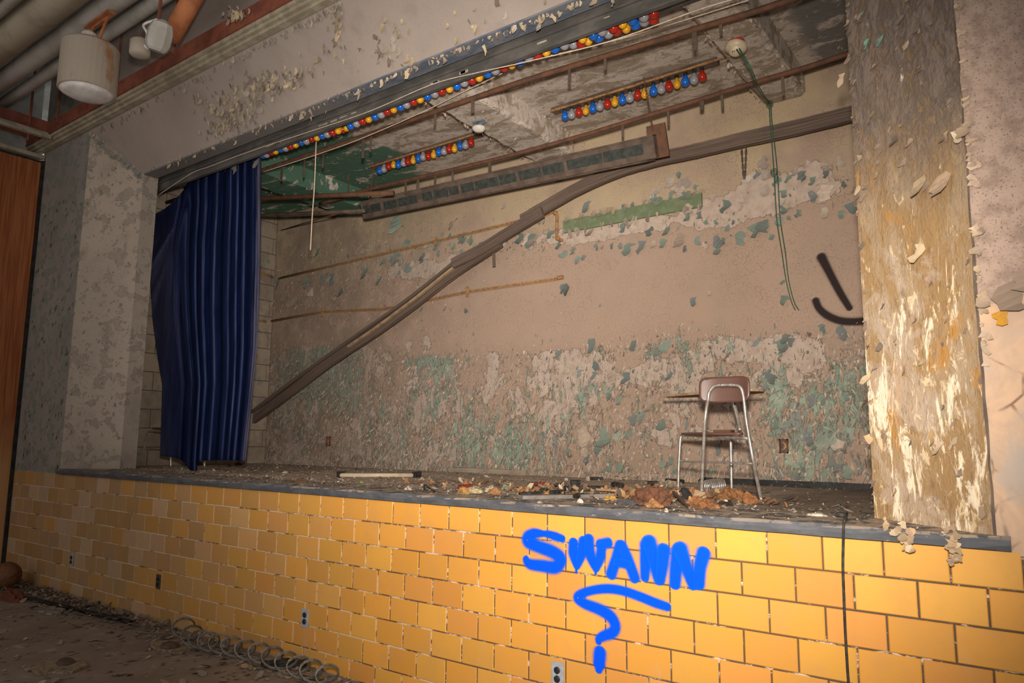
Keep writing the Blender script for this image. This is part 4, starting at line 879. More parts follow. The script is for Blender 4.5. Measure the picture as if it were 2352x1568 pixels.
# curved timber rail that has come down across the back wall
def plank(pts, w, t, Y, name, mat, par=None, jit=.03):
    S = smooth_path([onY(x, y, Y) for x, y in pts], 6); vs, fs, cs = [], [], []; along = 0.0
    for i, c in enumerate(S):
        along += (S[i]-S[i-1]).length if i else 0.0
        d = (S[min(i+1, len(S)-1)] - S[max(i-1, 0)]).normalized(); u = Vector((-d.z, 0, d.x)); 
        if u.z < 0: u = -u
        for (a, b) in ((-1,-1),(1,-1),(1,1),(-1,1)): vs.append(c + Vector((0, a*t/2, 0)) + u*(b*w/2*(1+rnd.uniform(-jit, jit)))); cs.append((along, b, a))
    n = len(S)
    for k in range(n-1):
        for i in range(4): q = k*4; fs.append((q+i, q+(i+1) % 4, q+4+(i+1) % 4, q+4+i))
    fs += [(3,2,1,0), tuple((n-1)*4+i for i in range(4))]
    mb = MB(); mb.add(vs, fs); mb.c = cs; return mb.build(name, MT[mat], par)
tm = empty('fallen_rail', 'long dark timber rail sagging diagonally across the back wall', 'timber', (0, 2.2, 2.6))
for pts, w, t, Y, nm, mt in (([(2010,248),(1952,263),(1830,293),(1700,322),(1600,346),(1510,366),(1420,392),(1330,432),(1245,480),(1200,506)], .105, .05, 2.16, 'upper_board', 'timber'),
                         ([(1246,486),(1190,520),(1100,575),(1040,605)], .10, .035, 2.11, 'splice_board', 'timber'),
                         ([(1150,556),(1040,628),(940,706),(850,770),(760,830),(660,905),(571,972)], .095, .05, 2.17, 'lower_board', 'timber'),
                         ([(1118,562),(1040,616),(950,688),(870,748),(800,796)], .022, .03, 2.12, 'edge_strip', 'lightwood'),
                         ([(1040,606),(950,678),(860,742),(760,812),(660,884),(580,945)], .03, .04, 2.13, 'top_strip', 'timber')):
    shift(plank(pts, w, t, Y, nm, mt), tm)
mb = MB(); mb.bar(onY(1133, 548, 2.2), onY(1135, 612, 2.2), .028, .012, up=(0, 1, 0)); shift(mb.build('hanging_slat', MT['timber']), tm)
chain('chain_loop', onY(1703, 338, 2.12), onY(1708, 408, 2.12), 'brownbox', 'doubled chain hanging from the timber rail, left strand')
chain('chain_loop', onY(1714, 336, 2.12), onY(1711, 408, 2.12), 'brownbox', 'doubled chain hanging from the timber rail, right strand')

# green rail board on the back wall
a, b = onY(1294, 517, D-.015), onY(1612, 458, D-.015)
gb = empty('chalk_rail_board', 'flat green painted board screwed to the back wall, half covered in flaking paint', 'board', ((a.x+b.x)/2, D-.015, 3.38))
mb = MB(); mb.bar((a.x, D-.012, a.z-.018), (b.x, D-.012, b.z-.003), .022, .115, jit=.01, n=6); shift(mb.build('board', MT['greenboard']), gb)
for x, y in ((1335,510),(1559,470)):
    q = onY(x, y, D-.024); mb = MB(); mb.lathe([(.011,0),(.011,.006),(.006,.008)], 10, Matrix.Translation(q) @ Matrix.Rotation(math.pi/2, 4, 'X')); shift(mb.build('screw', MT['rustpipe']), gb)
mb = MB()
for _ in range(26):
    t = rnd.random(); q = Vector((a.x + (b.x-a.x)*t, D-.026, 3.36+.075)); L = rnd.uniform(.03, .09)
    chip(mb, q, (0, -1, 0), (rnd.uniform(-.5, .5), 0, -1), L, L*rnd.uniform(.5, 1.1), rnd.uniform(.1, .9), rnd.choice([(.42,.33,.22), (.36,.28,.2), (.17,.2,.16)]), 3)
for _ in range(22):
    t = rnd.random(); q = Vector((a.x + (b.x-a.x)*t, D-.026, 3.31)); L = rnd.uniform(.03, .11)
    chip(mb, q, (0, -1, 0), (rnd.uniform(-.5, .5), 0, -1), L, L*rnd.uniform(.2, .5), rnd.uniform(.1, .6), rnd.choice([(.3,.235,.185), (.22,.18,.15), (.4,.33,.26)]), 3)
shift(mb.build('loose_paint', MT['chip'], kind='stuff'), gb)

# conduits on the back and left walls
def conduit(pts, lab, r=.007):
    t = empty('conduit', lab, 'pipe', pts[0]); mb = MB(); mb.tube(pts, r, 7); mb.tube([p_ + Vector((0, 0, -.017)) for p_ in pts], r*.7, 6); shift(mb.build('run', MT['rustpipe'], smooth=True), t); return t
Yc = D - .026; wl = lambda x, y: hit(x, y, 0, -3.48)
conduit([wl(590,620), wl(628,636)], 'short conduit pair on the left stage wall beside the curtain, upper one')
t = conduit([onY(640,638,Yc), onY(800,600,Yc), onY(1003,552,Yc), onY(1200,504,Yc), onY(1262,489,Yc)], 'rust ochre conduit pair crossing the back wall under the fallen light box')
mb = MB(); mb.tube(smooth_path([onY(1255,490,Yc), onY(1272,487,Yc), onY(1279,492,Yc), onY(1279,520,Yc), onY(1279,543,Yc), onY(1283,550,Yc), onY(1291,551,Yc-.02)], 4), .014, 8)
for x, y in ((1276,489),(1281,547)):
    q = onY(x, y, Yc); mb.lathe([(.017,-.016),(.021,-.008),(.021,.008),(.017,.016)], 9, Matrix.Translation(q))
shift(mb.build('elbow', MT['rustpipe'], smooth=True), t)
conduit([wl(585,733), wl(612,737)], 'short conduit pair on the left stage wall beside the curtain, lower one')
t2 = conduit([onY(622,736,Yc), onY(742,714,Yc), onY(880,708,Yc), onY(940,697,Yc), onY(1075,668,Yc), onY(1280,638,Yc)], 'rust ochre conduit pair low on the back wall ending in a capped elbow')
mb = MB(); q = onY(1287, 637, Yc); mb.lathe([(.010,-.03),(.019,-.026),(.019,-.008),(.013,-.004),(.013,.004),(.02,.008),(.02,.024),(.01,.03)], 9, Matrix.Translation(q) @ Matrix.Rotation(math.pi/2, 4, 'Y')); shift(mb.build('end_cap', MT['rustpipe'], smooth=True), t2)
for (x, y, tt) in ((742,716,t2),(1075,668,t2),(1003,552,t)):
    q = onY(x, y, Yc+.004); mb = MB(); mb.box((q.x-.012, q.y-.018, q.z-.06), (q.x+.012, q.y-.006, q.z+.04)); shift(mb.build('clip', MT['rustpipe']), tt)
# rusted boxes low on the back wall
for (x, y, s, lab) in ((1800,1024,20,'rusted open outlet box on the back wall right of the desk chair'), (754,1013,13,'small rusted outlet box low on the back wall left of centre')):
    q = onY(x, y, D-.012); k = s*pxm(q); t = empty('outlet_box', lab, 'outlet', q); mb = MB()
    for (a, b) in (((-.5,-.8),(-.36,.8)),((.36,-.8),(.5,.8)),((-.5,-.8),(.5,-.66)),((-.5,.66),(.5,.8))): mb.box((a[0]*k, -.008, a[1]*k), (b[0]*k, .01, b[1]*k))
    mb.build('rim', MT['rust'], t); mb = MB(); mb.box((-.4*k, .004, -.7*k), (.4*k, .009, .7*k)); mb.build('back_plate', MT['brownbox'], t)
    mb = MB()
    for _ in range(5): mb.bar((rnd.uniform(-.3, .3)*k, 0, rnd.uniform(-.6, .6)*k), (rnd.uniform(-.3, .3)*k, .006, rnd.uniform(-.6, .6)*k), .006, .006)
    mb.build('wiring', MT['rustpipe'], t)

# ropes
def rope(pts, r, lab, mat='rope'):
    mb = MB(); mb.tube(smooth_path(pts, 6), r, 6); return tag(mb.build('rope', MT[mat], smooth=True), lab, 'rope')
rope([onY(x, y, .512) for x, y in ((365,447),(440,398),(480,383),(540,360),(620,332),(727,297),(850,255),(992,194),(1100,166),(1204,143),(1400,95),(1600,24),(1700,-6))], .004, 'off white rope running along the front border light')
rope([onY(x, y, .78) for x, y in ((600,396),(700,364),(820,322),(960,262),(1060,213),(1150,170),(1215,140),(1400,96),(1560,50),(1720,0))], .004, 'off white rope slanting behind the front bulbs down to the curtain')
rope([onY(x, y, .72) for x, y in ((727,300),(725,360),(722,430),(717,500),(713,574))], .0055, 'white rope end hanging straight down before the green ceiling patch')
rope([onY(x, y, .60) for x, y in ((705,302),(707,318),(709,326))], .0045, 'short white rope stub at the front bulbs left of the hanging rope')
mb = MB()
for s_ in (-1, 1):
    mb.tube(smooth_path([hit(1695, 112, 2, 3.86) + Vector((s_*.008, 0, 0))] + [onY(x + s_*w, y, Y) for x, y, w, Y in ((1722,155,2,1.15),(1738,195,3,1.4),(1755,222,2,1.7),(1768,238,2,2.05),(1770,270,2,2.06),(1776,330,3,2.06),(1782,400,4,2.06),(1788,500,4,2.08),(1800,580,4,2.2),(1808,640,3,2.28),(1820,690,3,2.31),(1831,712,4,2.32))], 5), .0036, 6)
for (x, y) in ((1768,238),(1778,394)):
    q = onY(x, y, 2.05); mb.tube([q + Vector((.022*math.cos(a), -.004, .02*math.sin(a))) for a in np.linspace(0, 6.28, 13)], .0036, 6)
tag(mb.build('green_cable', MT['greenwire'], smooth=True), 'pair of green wires hanging from the smoke alarm down the back wall', 'cable')

# smoke alarm under the right-hand beam, small flood lamp under the middle beam
q = hit(1692, 103, 2, 3.97); t = empty('smoke_alarm', 'ivory round smoke alarm with a red ring under the right ceiling beam', 'alarm', q)
Mx = Matrix.Rotation(-.22, 4, 'X') @ Matrix.Rotation(.12, 4, 'Y')
mb = MB(); mb.lathe([(.02,-.072),(.036,-.068),(.044,-.05),(.05,-.044),(.066,-.036),(.072,-.018),(.066,-.004),(.05,.002)], 24, Mx); mb.build('body', MT['ivory'], t, smooth=True)
mb = MB(); mb.lathe([(.05,.0),(.052,.012),(.048,.026),(.03,.028)], 20, Mx); mb.build('red_ring', MT['red'], t, label='red ring')
mb = MB()
for a in (-.6, 0, .6): mb.box((a*.022-.003, -.046, -.064), (a*.022+.003, -.038, -.056))
mb.build('vent', MT['black'], t)
q = hit(1100, 280, 2, 3.99); t = empty('flood_lamp', 'small white flood lamp on a blue-grey bracket under the middle beam', 'lamp', q)
mb = MB(); mb.box((-.05, -.03, -.005), (.05, .05, .01), .003); mb.bar((-.045, 0, .0), (-.03, -.03, -.055), .03, .01, up=(0, 1, 0)); mb.bar((.045, .01, 0), (.035, -.03, -.04), .03, .01, up=(0, 1, 0)); mb.build('bracket', MT['bluegrey'], t)
mb = MB(); mb.lathe([(.005,-.088),(.034,-.082),(.052,-.066),(.056,-.052),(.05,-.044),(.02,-.038)], 20, Matrix.Identity(4)); mb.build('lamp_head', MT['white'], t, smooth=True)

# ------------------------------------------------------------------ desk chairs
def tubeo(name, pts, r, mat, par, sub=5, seg=10):
    mb = MB(); mb.tube(smooth_path(pts, sub), r, seg); o = mb.build(name, MT[mat], smooth=True); shift(o, par); return o
ch = empty('desk_chair', 'chrome and brown plastic tablet-arm desk chair seen from behind at the right of the stage', 'chair', (2.6, 1.2, ZS))
Y1, Y2 = 1.08, 1.47
c5 = lambda x, y, Y: onY(1500 + x/5.057, 850 + y/5.057, Y)
feetL = onZ(1611, 1140, ZS+.008); feetR = onZ(1748.5, 1148, ZS+.008)
tubeo('back_frame', [feetL, c5(600,640,Y1), c5(640,330,Y1), c5(660,245,Y1), c5(715,185,Y1), c5(800,172,Y1), c5(940,172,Y1), c5(1005,188,Y1), c5(1040,255,Y1), c5(1062,400,Y1), c5(1085,600,Y1), c5(1170,1080,Y1), feetR], .0098, 'chrome', ch, 7)
fl = onY(1557.5, 1130, Y2); fl.z = ZS+.004; fr_ = onY(1680.5, 1130, Y2); fr_.z = ZS+.004
tubeo('front_leg', [fl, c5(302,1050,Y2), c5(315,830,Y2), c5(325,775,Y2), c5(365,752,Y2), c5(600,765,1.3), c5(1100,790,Y1+.01)], .0098, 'chrome', ch, 6)
tubeo('front_leg', [fr_, c5(908,1050,Y2), c5(903,830,Y2), c5(905,790,Y2), c5(915,765,Y2)], .0098, 'chrome', ch)
tubeo('stretcher', [c5(306,1055,Y2), c5(600,1065,1.3), c5(1168,1083,Y1+.005)], .0065, 'chrome', ch)
tubeo('arm_support', [c5(1010,700,1.35), c5(985,560,1.38), c5(935,370,1.40), c5(925,275,1.40)], .012, 'chrome', ch)
# backrest: a rounded, slightly bowed shell
def shell(pts_fn, nu, nv, th):
    vs = [pts_fn(i/nu, j/nv, s) for s in (0, 1) for j in range(nv+1) for i in range(nu+1)]
    N = (nu+1)*(nv+1); fs = []
    for j in range(nv):
        for i in range(nu):
            a = j*(nu+1)+i; fs.append((a, a+1, a+nu+2, a+nu+1)); fs.append((N+a+nu+1, N+a+nu+2, N+a+1, N+a))
    for i in range(nu): fs += [(i+1, i, N+i, N+i+1), (nv*(nu+1)+i, nv*(nu+1)+i+1, N+nv*(nu+1)+i+1, N+nv*(nu+1)+i)]
    for j in range(nv): a = j*(nu+1); fs += [(a, a+nu+1, N+a+nu+1, N+a), (a+nu+nu+1, a+nu, N+a+nu, N+a+nu+nu+1)]
    mb = MB(); mb.add(vs, fs); return mb
def squircle(u, v, k=.16, ar=2.0):
    """unit square to a rounded rectangle"""
    x, y = u*2-1, v*2-1; n = 5.0
    s = (abs(x)**n + abs(y)**n)**(1/n); m = max(abs(x), abs(y)); f = (m/s) if s > 1e-6 else 1
    return x*f, y*f
cB = c5(828, 220, Y1+.022); hw, hh = .152, .077
def bk(u, v, s):
    x, y = squircle(u, v); return Vector((cB.x + x*hw, cB.y + .012*s + .035*(-x*x) + .006*y - .008 + .03, cB.z + y*hh))
o = shell(bk, 20, 12, .012).build('backrest', MT['brownplastic'], smooth=True); shift(o, ch)
# rivets
for x in (800, 940):
    q = c5(x, 172, Y1-.006); mb = MB(); mb.lathe([(.009,0),(.009,.004),(.005,.008)], 10, Matrix.Translation(q) @ Matrix.Rotation(math.pi/2, 4, 'X')); shift(mb.build('rivet', MT['chrome'], smooth=True), ch)
# seat: from the front edge (far, left) to the back edge (near, right)
s1, s2, s3, s4 = c5(275,712,Y2+.02), c5(900,712,Y2+.06), c5(1090,752,Y1+.02), c5(590,745,Y1+.02)
zseat = (s1.z+s3.z)/2
def st(u, v, s):
    x, y = squircle(u, v); a = (x+1)/2; b = (y+1)/2
    p_ = s4.lerp(s3, a).lerp(s1.lerp(s2, a), b); return Vector((p_.x, p_.y, zseat + .004 - .016*s - .012*math.cos(x*1.6)*math.cos(y*1.4)*(.7) + .018*(b-.3)*0))
o = shell(st, 16, 14, .016).build('seat', MT['brownplastic'], smooth=True); shift(o, ch)
# tablet arm
ta = [c5(110,240,1.55), c5(535,262,1.38), c5(1060,285,1.22), c5(1300,262,1.34), c5(1150,255,1.52), c5(700,245,1.66), c5(300,238,1.68)]
zt = ta[1].z; mb = MB(); top = [Vector((p_.x, p_.y, zt+.006)) for p_ in smooth_path(ta + [ta[0]], 4)[:-1]]; n_ = len(top)
mb.add(top + [p_ - Vector((0, 0, .016)) for p_ in top], [tuple(range(n_)), tuple(range(2*n_-1, n_-1, -1))] + [(i, n_+i, n_+(i+1) % n_, (i+1) % n_) for i in range(n_)]); shift(mb.build('tablet_arm', MT['lightwood']), ch)
q = c5(825, 712, 1.32); mb = MB(); mb.box((q.x-.055, q.y-.04, zseat+.004), (q.x+.055, q.y+.04, zseat+.021), .003); tag(mb.build('small_book', MT['rust']), 'small rust brown block lying on the desk chair seat', 'book')

c2 = empty('desk_chair', 'chrome desk chair half hidden between the left jamb and the navy curtain', 'chair', (-3.25, .92, ZS))
yA = .86
def c2p(x, y, Y=yA): return onY(x, y, Y)
f0 = c2p(325, 1072); f0.z = ZS+.004; rgt = Vector((.42, .10, 0))
tubeo('front_leg', [f0, c2p(331,1030), c2p(338,995), c2p(345,990), c2p(375,991), c2p(430,996)], .0105, 'chrome', c2)
f1 = c2p(392, 1076, .95); f1.z = ZS+.004; tubeo('rear_leg', [f1, c2p(392,1040,.95), c2p(392,1000,.95)], .0105, 'chrome', c2)
f2 = c2p(470, 1078, .95); f2.z = ZS+.004; tubeo('rear_leg', [f2, c2p(465,1000,.95), c2p(455,930,.95)], .0105, 'chrome', c2)
tubeo('stretcher', [c2p(316,1029), c2p(331,1030), c2p(392,1032,.93), c2p(468,1035,.95)], .007, 'chrome', c2)
q = c2p(372, 984, .98); mb = MB(); mb.box((q.x-.22, q.y-.05, q.z-.008), (q.x+.2, q.y+.33, q.z+.012), .005); shift(mb.build('seat', MT['brownplastic']), c2)
q = c2p(356, 975, 1.0); mb = MB(); mb.box((q.x-.05, q.y-.01, q.z-.018), (q.x+.05, q.y+.08, q.z+.004), .004); o = mb.build('grey_box', MT['greywood']); tag(o, 'small grey box on the seat of the half hidden desk chair', 'box')
tubeo('arm_rail', [c2p(318,931,1.0), c2p(350,936,.98), c2p(385,941,.96), c2p(455,945,.95)], .011, 'chrome', c2)

# ------------------------------------------------------------------ rubbish on the stage floor
def lump(name, x, y, w, h, col, lab, cat, rough=.6, seed=0, group=None, dz=0, depth=.6):
    """a crumpled heap standing on the boards; x, y the picture point of its foot, w and h its size in picture pixels"""
    q = onZ(x, y, ZS); k = pxm(q); q.y = max(q.y, 0.0); r_ = random.Random(seed + int(x*7+y)); bm = bmesh.new(); bmesh.ops.create_icosphere(bm, subdivisions=4, radius=1)
    ph = [r_.uniform(0, 6.28) for _ in range(9)]
    for v in bm.verts:
        c = v.co.normalized(); a = math.sin(3*c.x+ph[0])*math.cos(4*c.y+ph[1]) + .7*math.sin(6*c.z+5*c.x+ph[2]) + .5*math.sin(9*c.y-7*c.z+ph[3]) + .4*math.sin(13*c.x+ph[4])*math.sin(11*c.y+ph[5])
        v.co = c*(1 + rough*.35*a + r_.uniform(-.06, .06)*rough*2)
        v.co.z = max(v.co.z, -.25)
        v.co = Vector((v.co.x*w*k/2, v.co.y*w*k/2*depth, (v.co.z+.25)*h*k/1.25))
    me = bpy.data.meshes.new(name); bm.to_mesh(me); bm.free(); o = link(name, me, MT['rubbish']); o.location = (q.x, q.y + .5*w*k*depth*.5, ZS+.001+dz); o.color = (*col, 1); tag(o, lab, cat, group); return o
K1 = lambda x, y: (960 + x/4.9, 1060 + y/4.9); K2 = lambda x, y: (1400 + x/4.9, 1080 + y/4.9)
def L1(x, y, w, h, *a, **k): return lump(a[0], *K1(x, y), w/4.9, h/4.9, *a[1:], **k)
def L2(x, y, w, h, *a, **k): return lump(a[0], *K2(x, y), w/4.9, h/4.9, *a[1:], **k)
L1(490,372,130,75,'paper_scrap',(.42,.25,.07),'ochre folded paper scrap at the left end of the stage rubbish','paper',depth=.8)
L1(610,360,230,75,'paper_scrap',(.55,.46,.26),'pale yellow crumpled paper with dark print beside the red rag','paper',rough=.25)
L1(530,320,290,55,'red_rag',(.30,.025,.018),'dark red rag lying behind the pale yellow paper','rag',depth=.5)
L1(800,345,150,60,'paper_scrap',(.50,.45,.33),'grey cream paper heap right of the pale yellow paper','paper')
L1(840,375,170,65,'cardboard_scrap',(.36,.18,.075),'orange tan cardboard scrap in front of the grey cream paper','cardboard')
L1(990,330,130,60,'cloth_scrap',(.27,.29,.21),'sage green cloth scrap behind the black rubber pipe','cloth')
L1(1190,340,150,50,'cardboard_scrap',(.50,.26,.11),'orange cardboard scrap left of the black roll ends','cardboard')
L1(1370,275,260,40,'red_rag',(.30,.035,.025),'faded red strip of rag near the middle of the stage','rag',depth=.3)
L1(1440,385,90,45,'cardboard_scrap',(.48,.23,.07),'bright ochre scrap under the black roll ends','cardboard')
L1(1560,285,90,35,'dark_rag',(.06,.055,.05),'dark rag left of the thick black pipe lengths','rag')
L1(1820,468,75,45,'plaster_chunk',(.72,.66,.60),'white plaster chunk on the front edge of the stage rubbish','plaster',rough=.2)
L1(1150,497,75,30,'plaster_chunk',(.52,.43,.33),'tan plaster chunk lying right on the stage lip','plaster',rough=.2)
L1(1790,375,120,45,'cardboard_scrap',(.40,.20,.09),'rusty brown scrap below the thick black pipe','cardboard')
L1(1910,200+15,55,45,'plaster_chunk',(.6,.46,.38),'pinkish round plaster chunk near the back wall','plaster',rough=.15)
L1(1665,215,45,30,'plaster_chunk',(.65,.6,.52),'small white plaster chunk near the back wall','plaster',rough=.15)
L1(2150,435,150,50,'leaf_scrap',(.58,.34,.10),'dry yellow leaf-like scrap in front of the grey plank','paper',depth=.7)
L2(430,395,420,200,'rag_heap',(.16,.065,.035),'large reddish brown rag heap left of the desk chair','rag',rough=.45)
L2(180,405,260,70,'dark_rag',(.09,.085,.09),'blackish rag with white specks at the front of the rag heap','rag')
L2(480,425,190,85,'cardboard_scrap',(.36,.175,.07),'orange cardboard scrap in front of the reddish rag heap','cardboard')
L2(715,325,125,105,'clay_pot_shard',(.46,.18,.055),'bright orange rounded shard beside the black plastic bag','shard',rough=.12)
L2(840,325,165,125,'plastic_bag',(.018,.02,.026),'shiny black crumpled plastic bag under the left chair leg','bag',rough=.25)
L2(930,320,110,120,'cardboard_scrap',(.40,.19,.08),'brown cardboard flap between the plastic bag and the chair leg','cardboard')
L2(900,405,170,60,'dark_rag',(.07,.04,.03),'dark brown rag in front of the black plastic bag','rag')
L2(1010,435,340,120,'leaf_heap',(.28,.12,.045),'orange brown heap of rotten scraps in front of the chair','heap',rough=.5)
L2(1180,330,130,80,'leaf_heap',(.22,.13,.06),'olive brown heap below the coil spring','heap')
L2(1370,350,330,140,'leaf_heap',(.29,.135,.05),'orange heap of scraps between the two right chair legs','heap',rough=.5)
L2(1570,375,170,100,'leaf_heap',(.33,.14,.055),'small orange heap against the rightmost chair leg','heap')
L2(1150,440,150,50,'cardboard_scrap',(.38,.19,.09),'salmon scrap at the right of the rotten heap','cardboard')
L2(1310,395,150,40,'dark_rag',(.03,.03,.028),'flat black rag in front of the right chair legs','rag')
L2(1300,362,60,35,'plaster_chunk',(.68,.58,.46),'cream plaster chunk behind the flat black rag','plaster',rough=.15)
L2(560,490,50,50,'plaster_chunk',(.64,.52,.40),'pinkish cream plaster chunk on the lip left of the chair','plaster',rough=.15)
L2(120,105,190,40,'paper_scrap',(.58,.46,.36),'long pale paper lying against the back wall','paper',depth=.4)
L2(650,180,260,60,'cardboard_scrap',(.40,.32,.22),'tan cardboard lying along the back wall left of the chair','cardboard',depth=.4)
q = onZ(*K2(1015, 325), ZS); 
mb = MB(); mb.box((-.03, -.012, 0), (.03, .03, .045), .004); o = mb.build('cardboard_box', MT['lightwood']); o.location = (q.x, q.y-.02, ZS+.005); o.rotation_euler = (.0, .25, .4); tag(o, 'crushed tan cardboard box leaning at the left chair leg', 'box')
def roll(p0, p1, dpx, lab, K, name='rubber_pipe', mat='rubber', cat='pipe', hollow=True):
    a, b = onZ(*K(*p0), ZS), onZ(*K(*p1), ZS); r = dpx/4.9*pxm(a)/2; a.z = b.z = ZS + r + .001
    d = (b-a).normalized(); t = empty(name, lab, cat, (a+b)/2 - Vector((0, 0, r))); mb = MB(); mb.tube([a, a.lerp(b, .33), a.lerp(b, .66), b], r, 12); shift(mb.build('shell', MT[mat], smooth=False), t)
    for e, s_ in ((a, -1), (b, 1)):
        mb = MB(); mb.tube([e - d*s_*.001, e + d*s_*.002], r*.68, 12); shift(mb.build('bore', MT['black']), t)
roll((1140,385),(1390,378),42,'black rubber pipe length, leftmost of the pipe pieces',K1)
roll((1385,358),(1450,352),58,'stubby black pipe piece beside the leftmost pipe length',K1)
roll((1500,392),(1630,380),70,'fat short black pipe piece with its open end to the left',K1)
roll((1655,332),(1880,330),62,'thick black pipe length, left half of the long pair',K1)
roll((1895,332),(2120,330),60,'thick black pipe length, right half of the long pair',K1)
roll((2030,352),(2120,350),36,'thin black pipe piece below the long pair',K1)
roll((1720,262),(1828,262),55,'short black pipe behind the long pair',K1)
roll((2195,285),(2300,297),58,'black pipe piece turned toward the hall near the back wall',K1)
roll((1900,203),(2080,205),32,'thin black pipe piece lying along the back wall',K1)
roll((1760,420),(1860,410),60,'upright-looking black pipe stub by the white plaster chunk',K1)
roll((430,170),(550,172),50,'dark pipe piece against the back wall left of the chair',K2)
roll((640,135),(830,150),45,'dark pipe piece against the back wall behind the left chair leg',K2)
mb = MB(); a, b = onZ(*K1(1150, 425), ZS), onZ(*K1(2200, 402), ZS); mb.bar(a + Vector((0, 0, .012)), b + Vector((0, 0, .012)), .075, .022, jit=.03, n=8); tag(mb.build('grey_plank', MT['greywood']), 'weathered grey plank lying along the front of the rubbish', 'plank')
mb = MB(); a, b = onZ(*K1(2010, 372), ZS), onZ(*K1(2285, 388), ZS); mb.bar(a + Vector((0, 0, .032)), b + Vector((0, 0, .03)), .016, .012); tag(mb.build('wood_lath', MT['lightwood']), 'thin pale lath lying across the grey plank', 'lath')
mb = MB(); a, b = onZ(*K2(720, 350), ZS), onZ(*K2(905, 448), ZS); mb.bar(a + Vector((0, 0, .05)), b + Vector((0, 0, .012)), .014, .012); tag(mb.build('wood_lath', MT['timber']), 'dark stick leaning out of the rubbish toward the lip', 'lath')
mb = MB(); a, b = onZ(*K2(1500, 260), ZS), onZ(*K2(1690, 285), ZS); mb.bar(a + Vector((0, 0, .03)), b + Vector((0, 0, .02)), .014, .012); tag(mb.build('wood_lath', MT['timber']), 'dark stick behind the rightmost chair leg', 'lath')
# coil spring
a, b = onZ(*K2(1090, 290), ZS), onZ(*K2(1280, 255), ZS); mb = MB(); n_ = 9; rr = .042; d = (b-a); a.z = b.z = ZS+rr+.006
mb.tube([a + d*(t/(2*math.pi*n_)) + Vector((0, .0, 0)) + Vector((.25, 1, 0)).normalized()*(rr*math.cos(t)) + Vector((0, 0, rr*math.sin(t))) for t in np.linspace(0, 2*math.pi*n_, n_*16)], .0055, 6); tag(mb.build('coil_spring', MT['chrome'], smooth=True), 'tarnished coil spring in the rubbish between the chair legs', 'spring')
for (cx, cy, r_, lab) in ((1030, 130, 40, 'black wire hoop standing against the back wall behind the chair'), (490, 395, 55, 'grey wire hoop in front of the reddish rag heap'), (1160, 290, 45, 'dark wire hoop left of the coil spring')):
    q = onZ(*K2(cx, cy+15), ZS); R_ = r_/4.9*pxm(q); mb = MB(); mb.tube([q + Vector((R_*math.cos(t), .02*math.sin(t*.5), .006 + R_*math.sin(t))) for t in np.linspace(.05, math.pi-.05, 16)], .006, 6); tag(mb.build('wire_hoop', MT['rubber'], smooth=True), lab, 'wire')
q = [onZ(*K1(x, y), ZS) for x, y in ((75,345),(70,318),(90,312),(150,325),(185,345),(205,362))]
mb = MB(); mb.tube(smooth_path([p_ + Vector((0, 0, .006 + .02*(i in (1, 2)))) for i, p_ in enumerate(q)], 5), .005, 6); tag(mb.build('bent_wire', MT['rubber'], smooth=True), 'bent dark wire on the stage left of the rubbish', 'wire')
# long shallow tray near the back, patch of green and brown rag near the lip
a, b = onZ(776, 1097, ZS), onZ(950, 1097, ZS); t = empty('light_tube_tray', 'long pale tube lying in a dark tray on the stage floor at the left', 'tray', (a+b)/2)
mb = MB(); mb.bar(a + Vector((0, .06, .022)), b + Vector((0, .06, .022)), .02, .04); shift(mb.build('tray', MT['black']), t)
mb = MB(); mb.tube([a + Vector((0, .02, .02)), b + Vector((0, .02, .02))], .018, 10); shift(mb.build('tube', MT['ivory'], smooth=True), t)
for e in (a, b):
    mb = MB(); mb.box((e.x-.012, e.y-.005, ZS+.001), (e.x+.012, e.y+.08, ZS+.05)); shift(mb.build('end_cap', MT['black']), t)
lump('rag_heap', 687, 1109, 34, 9, (.17, .10, .06), 'small brown rag on the stage left of the tube tray', 'rag')
lump('dark_rag', 820, 1118, 66, 7, (.20, .17, .12), 'flat brown rag near the lip with a green scrap on it', 'rag', depth=.4)
lump('green_scrap', 828, 1117, 10, 7, (.25, .42, .03), 'bright green scrap on the flat brown rag', 'scrap', dz=.012)
lump('paper_scrap', 935, 1126, 18, 8, (.62, .56, .48), 'white paper scrap near the lip left of the red rag', 'paper')
lump('plaster_chunk', 1875, 1187, 48, 8, (.62, .55, .46), 'flat cream plaster slab on the stage edge left of the cable', 'plaster', rough=.15, depth=.4)
lump('red_rag', 455, 1068, 16, 9, (.22, .04, .025), 'small rust red scrap under the curtain hem', 'rag')
lump('red_rag', 545, 1068, 20, 6, (.25, .05, .03), 'thin rust red scrap behind the right end of the curtain', 'rag')
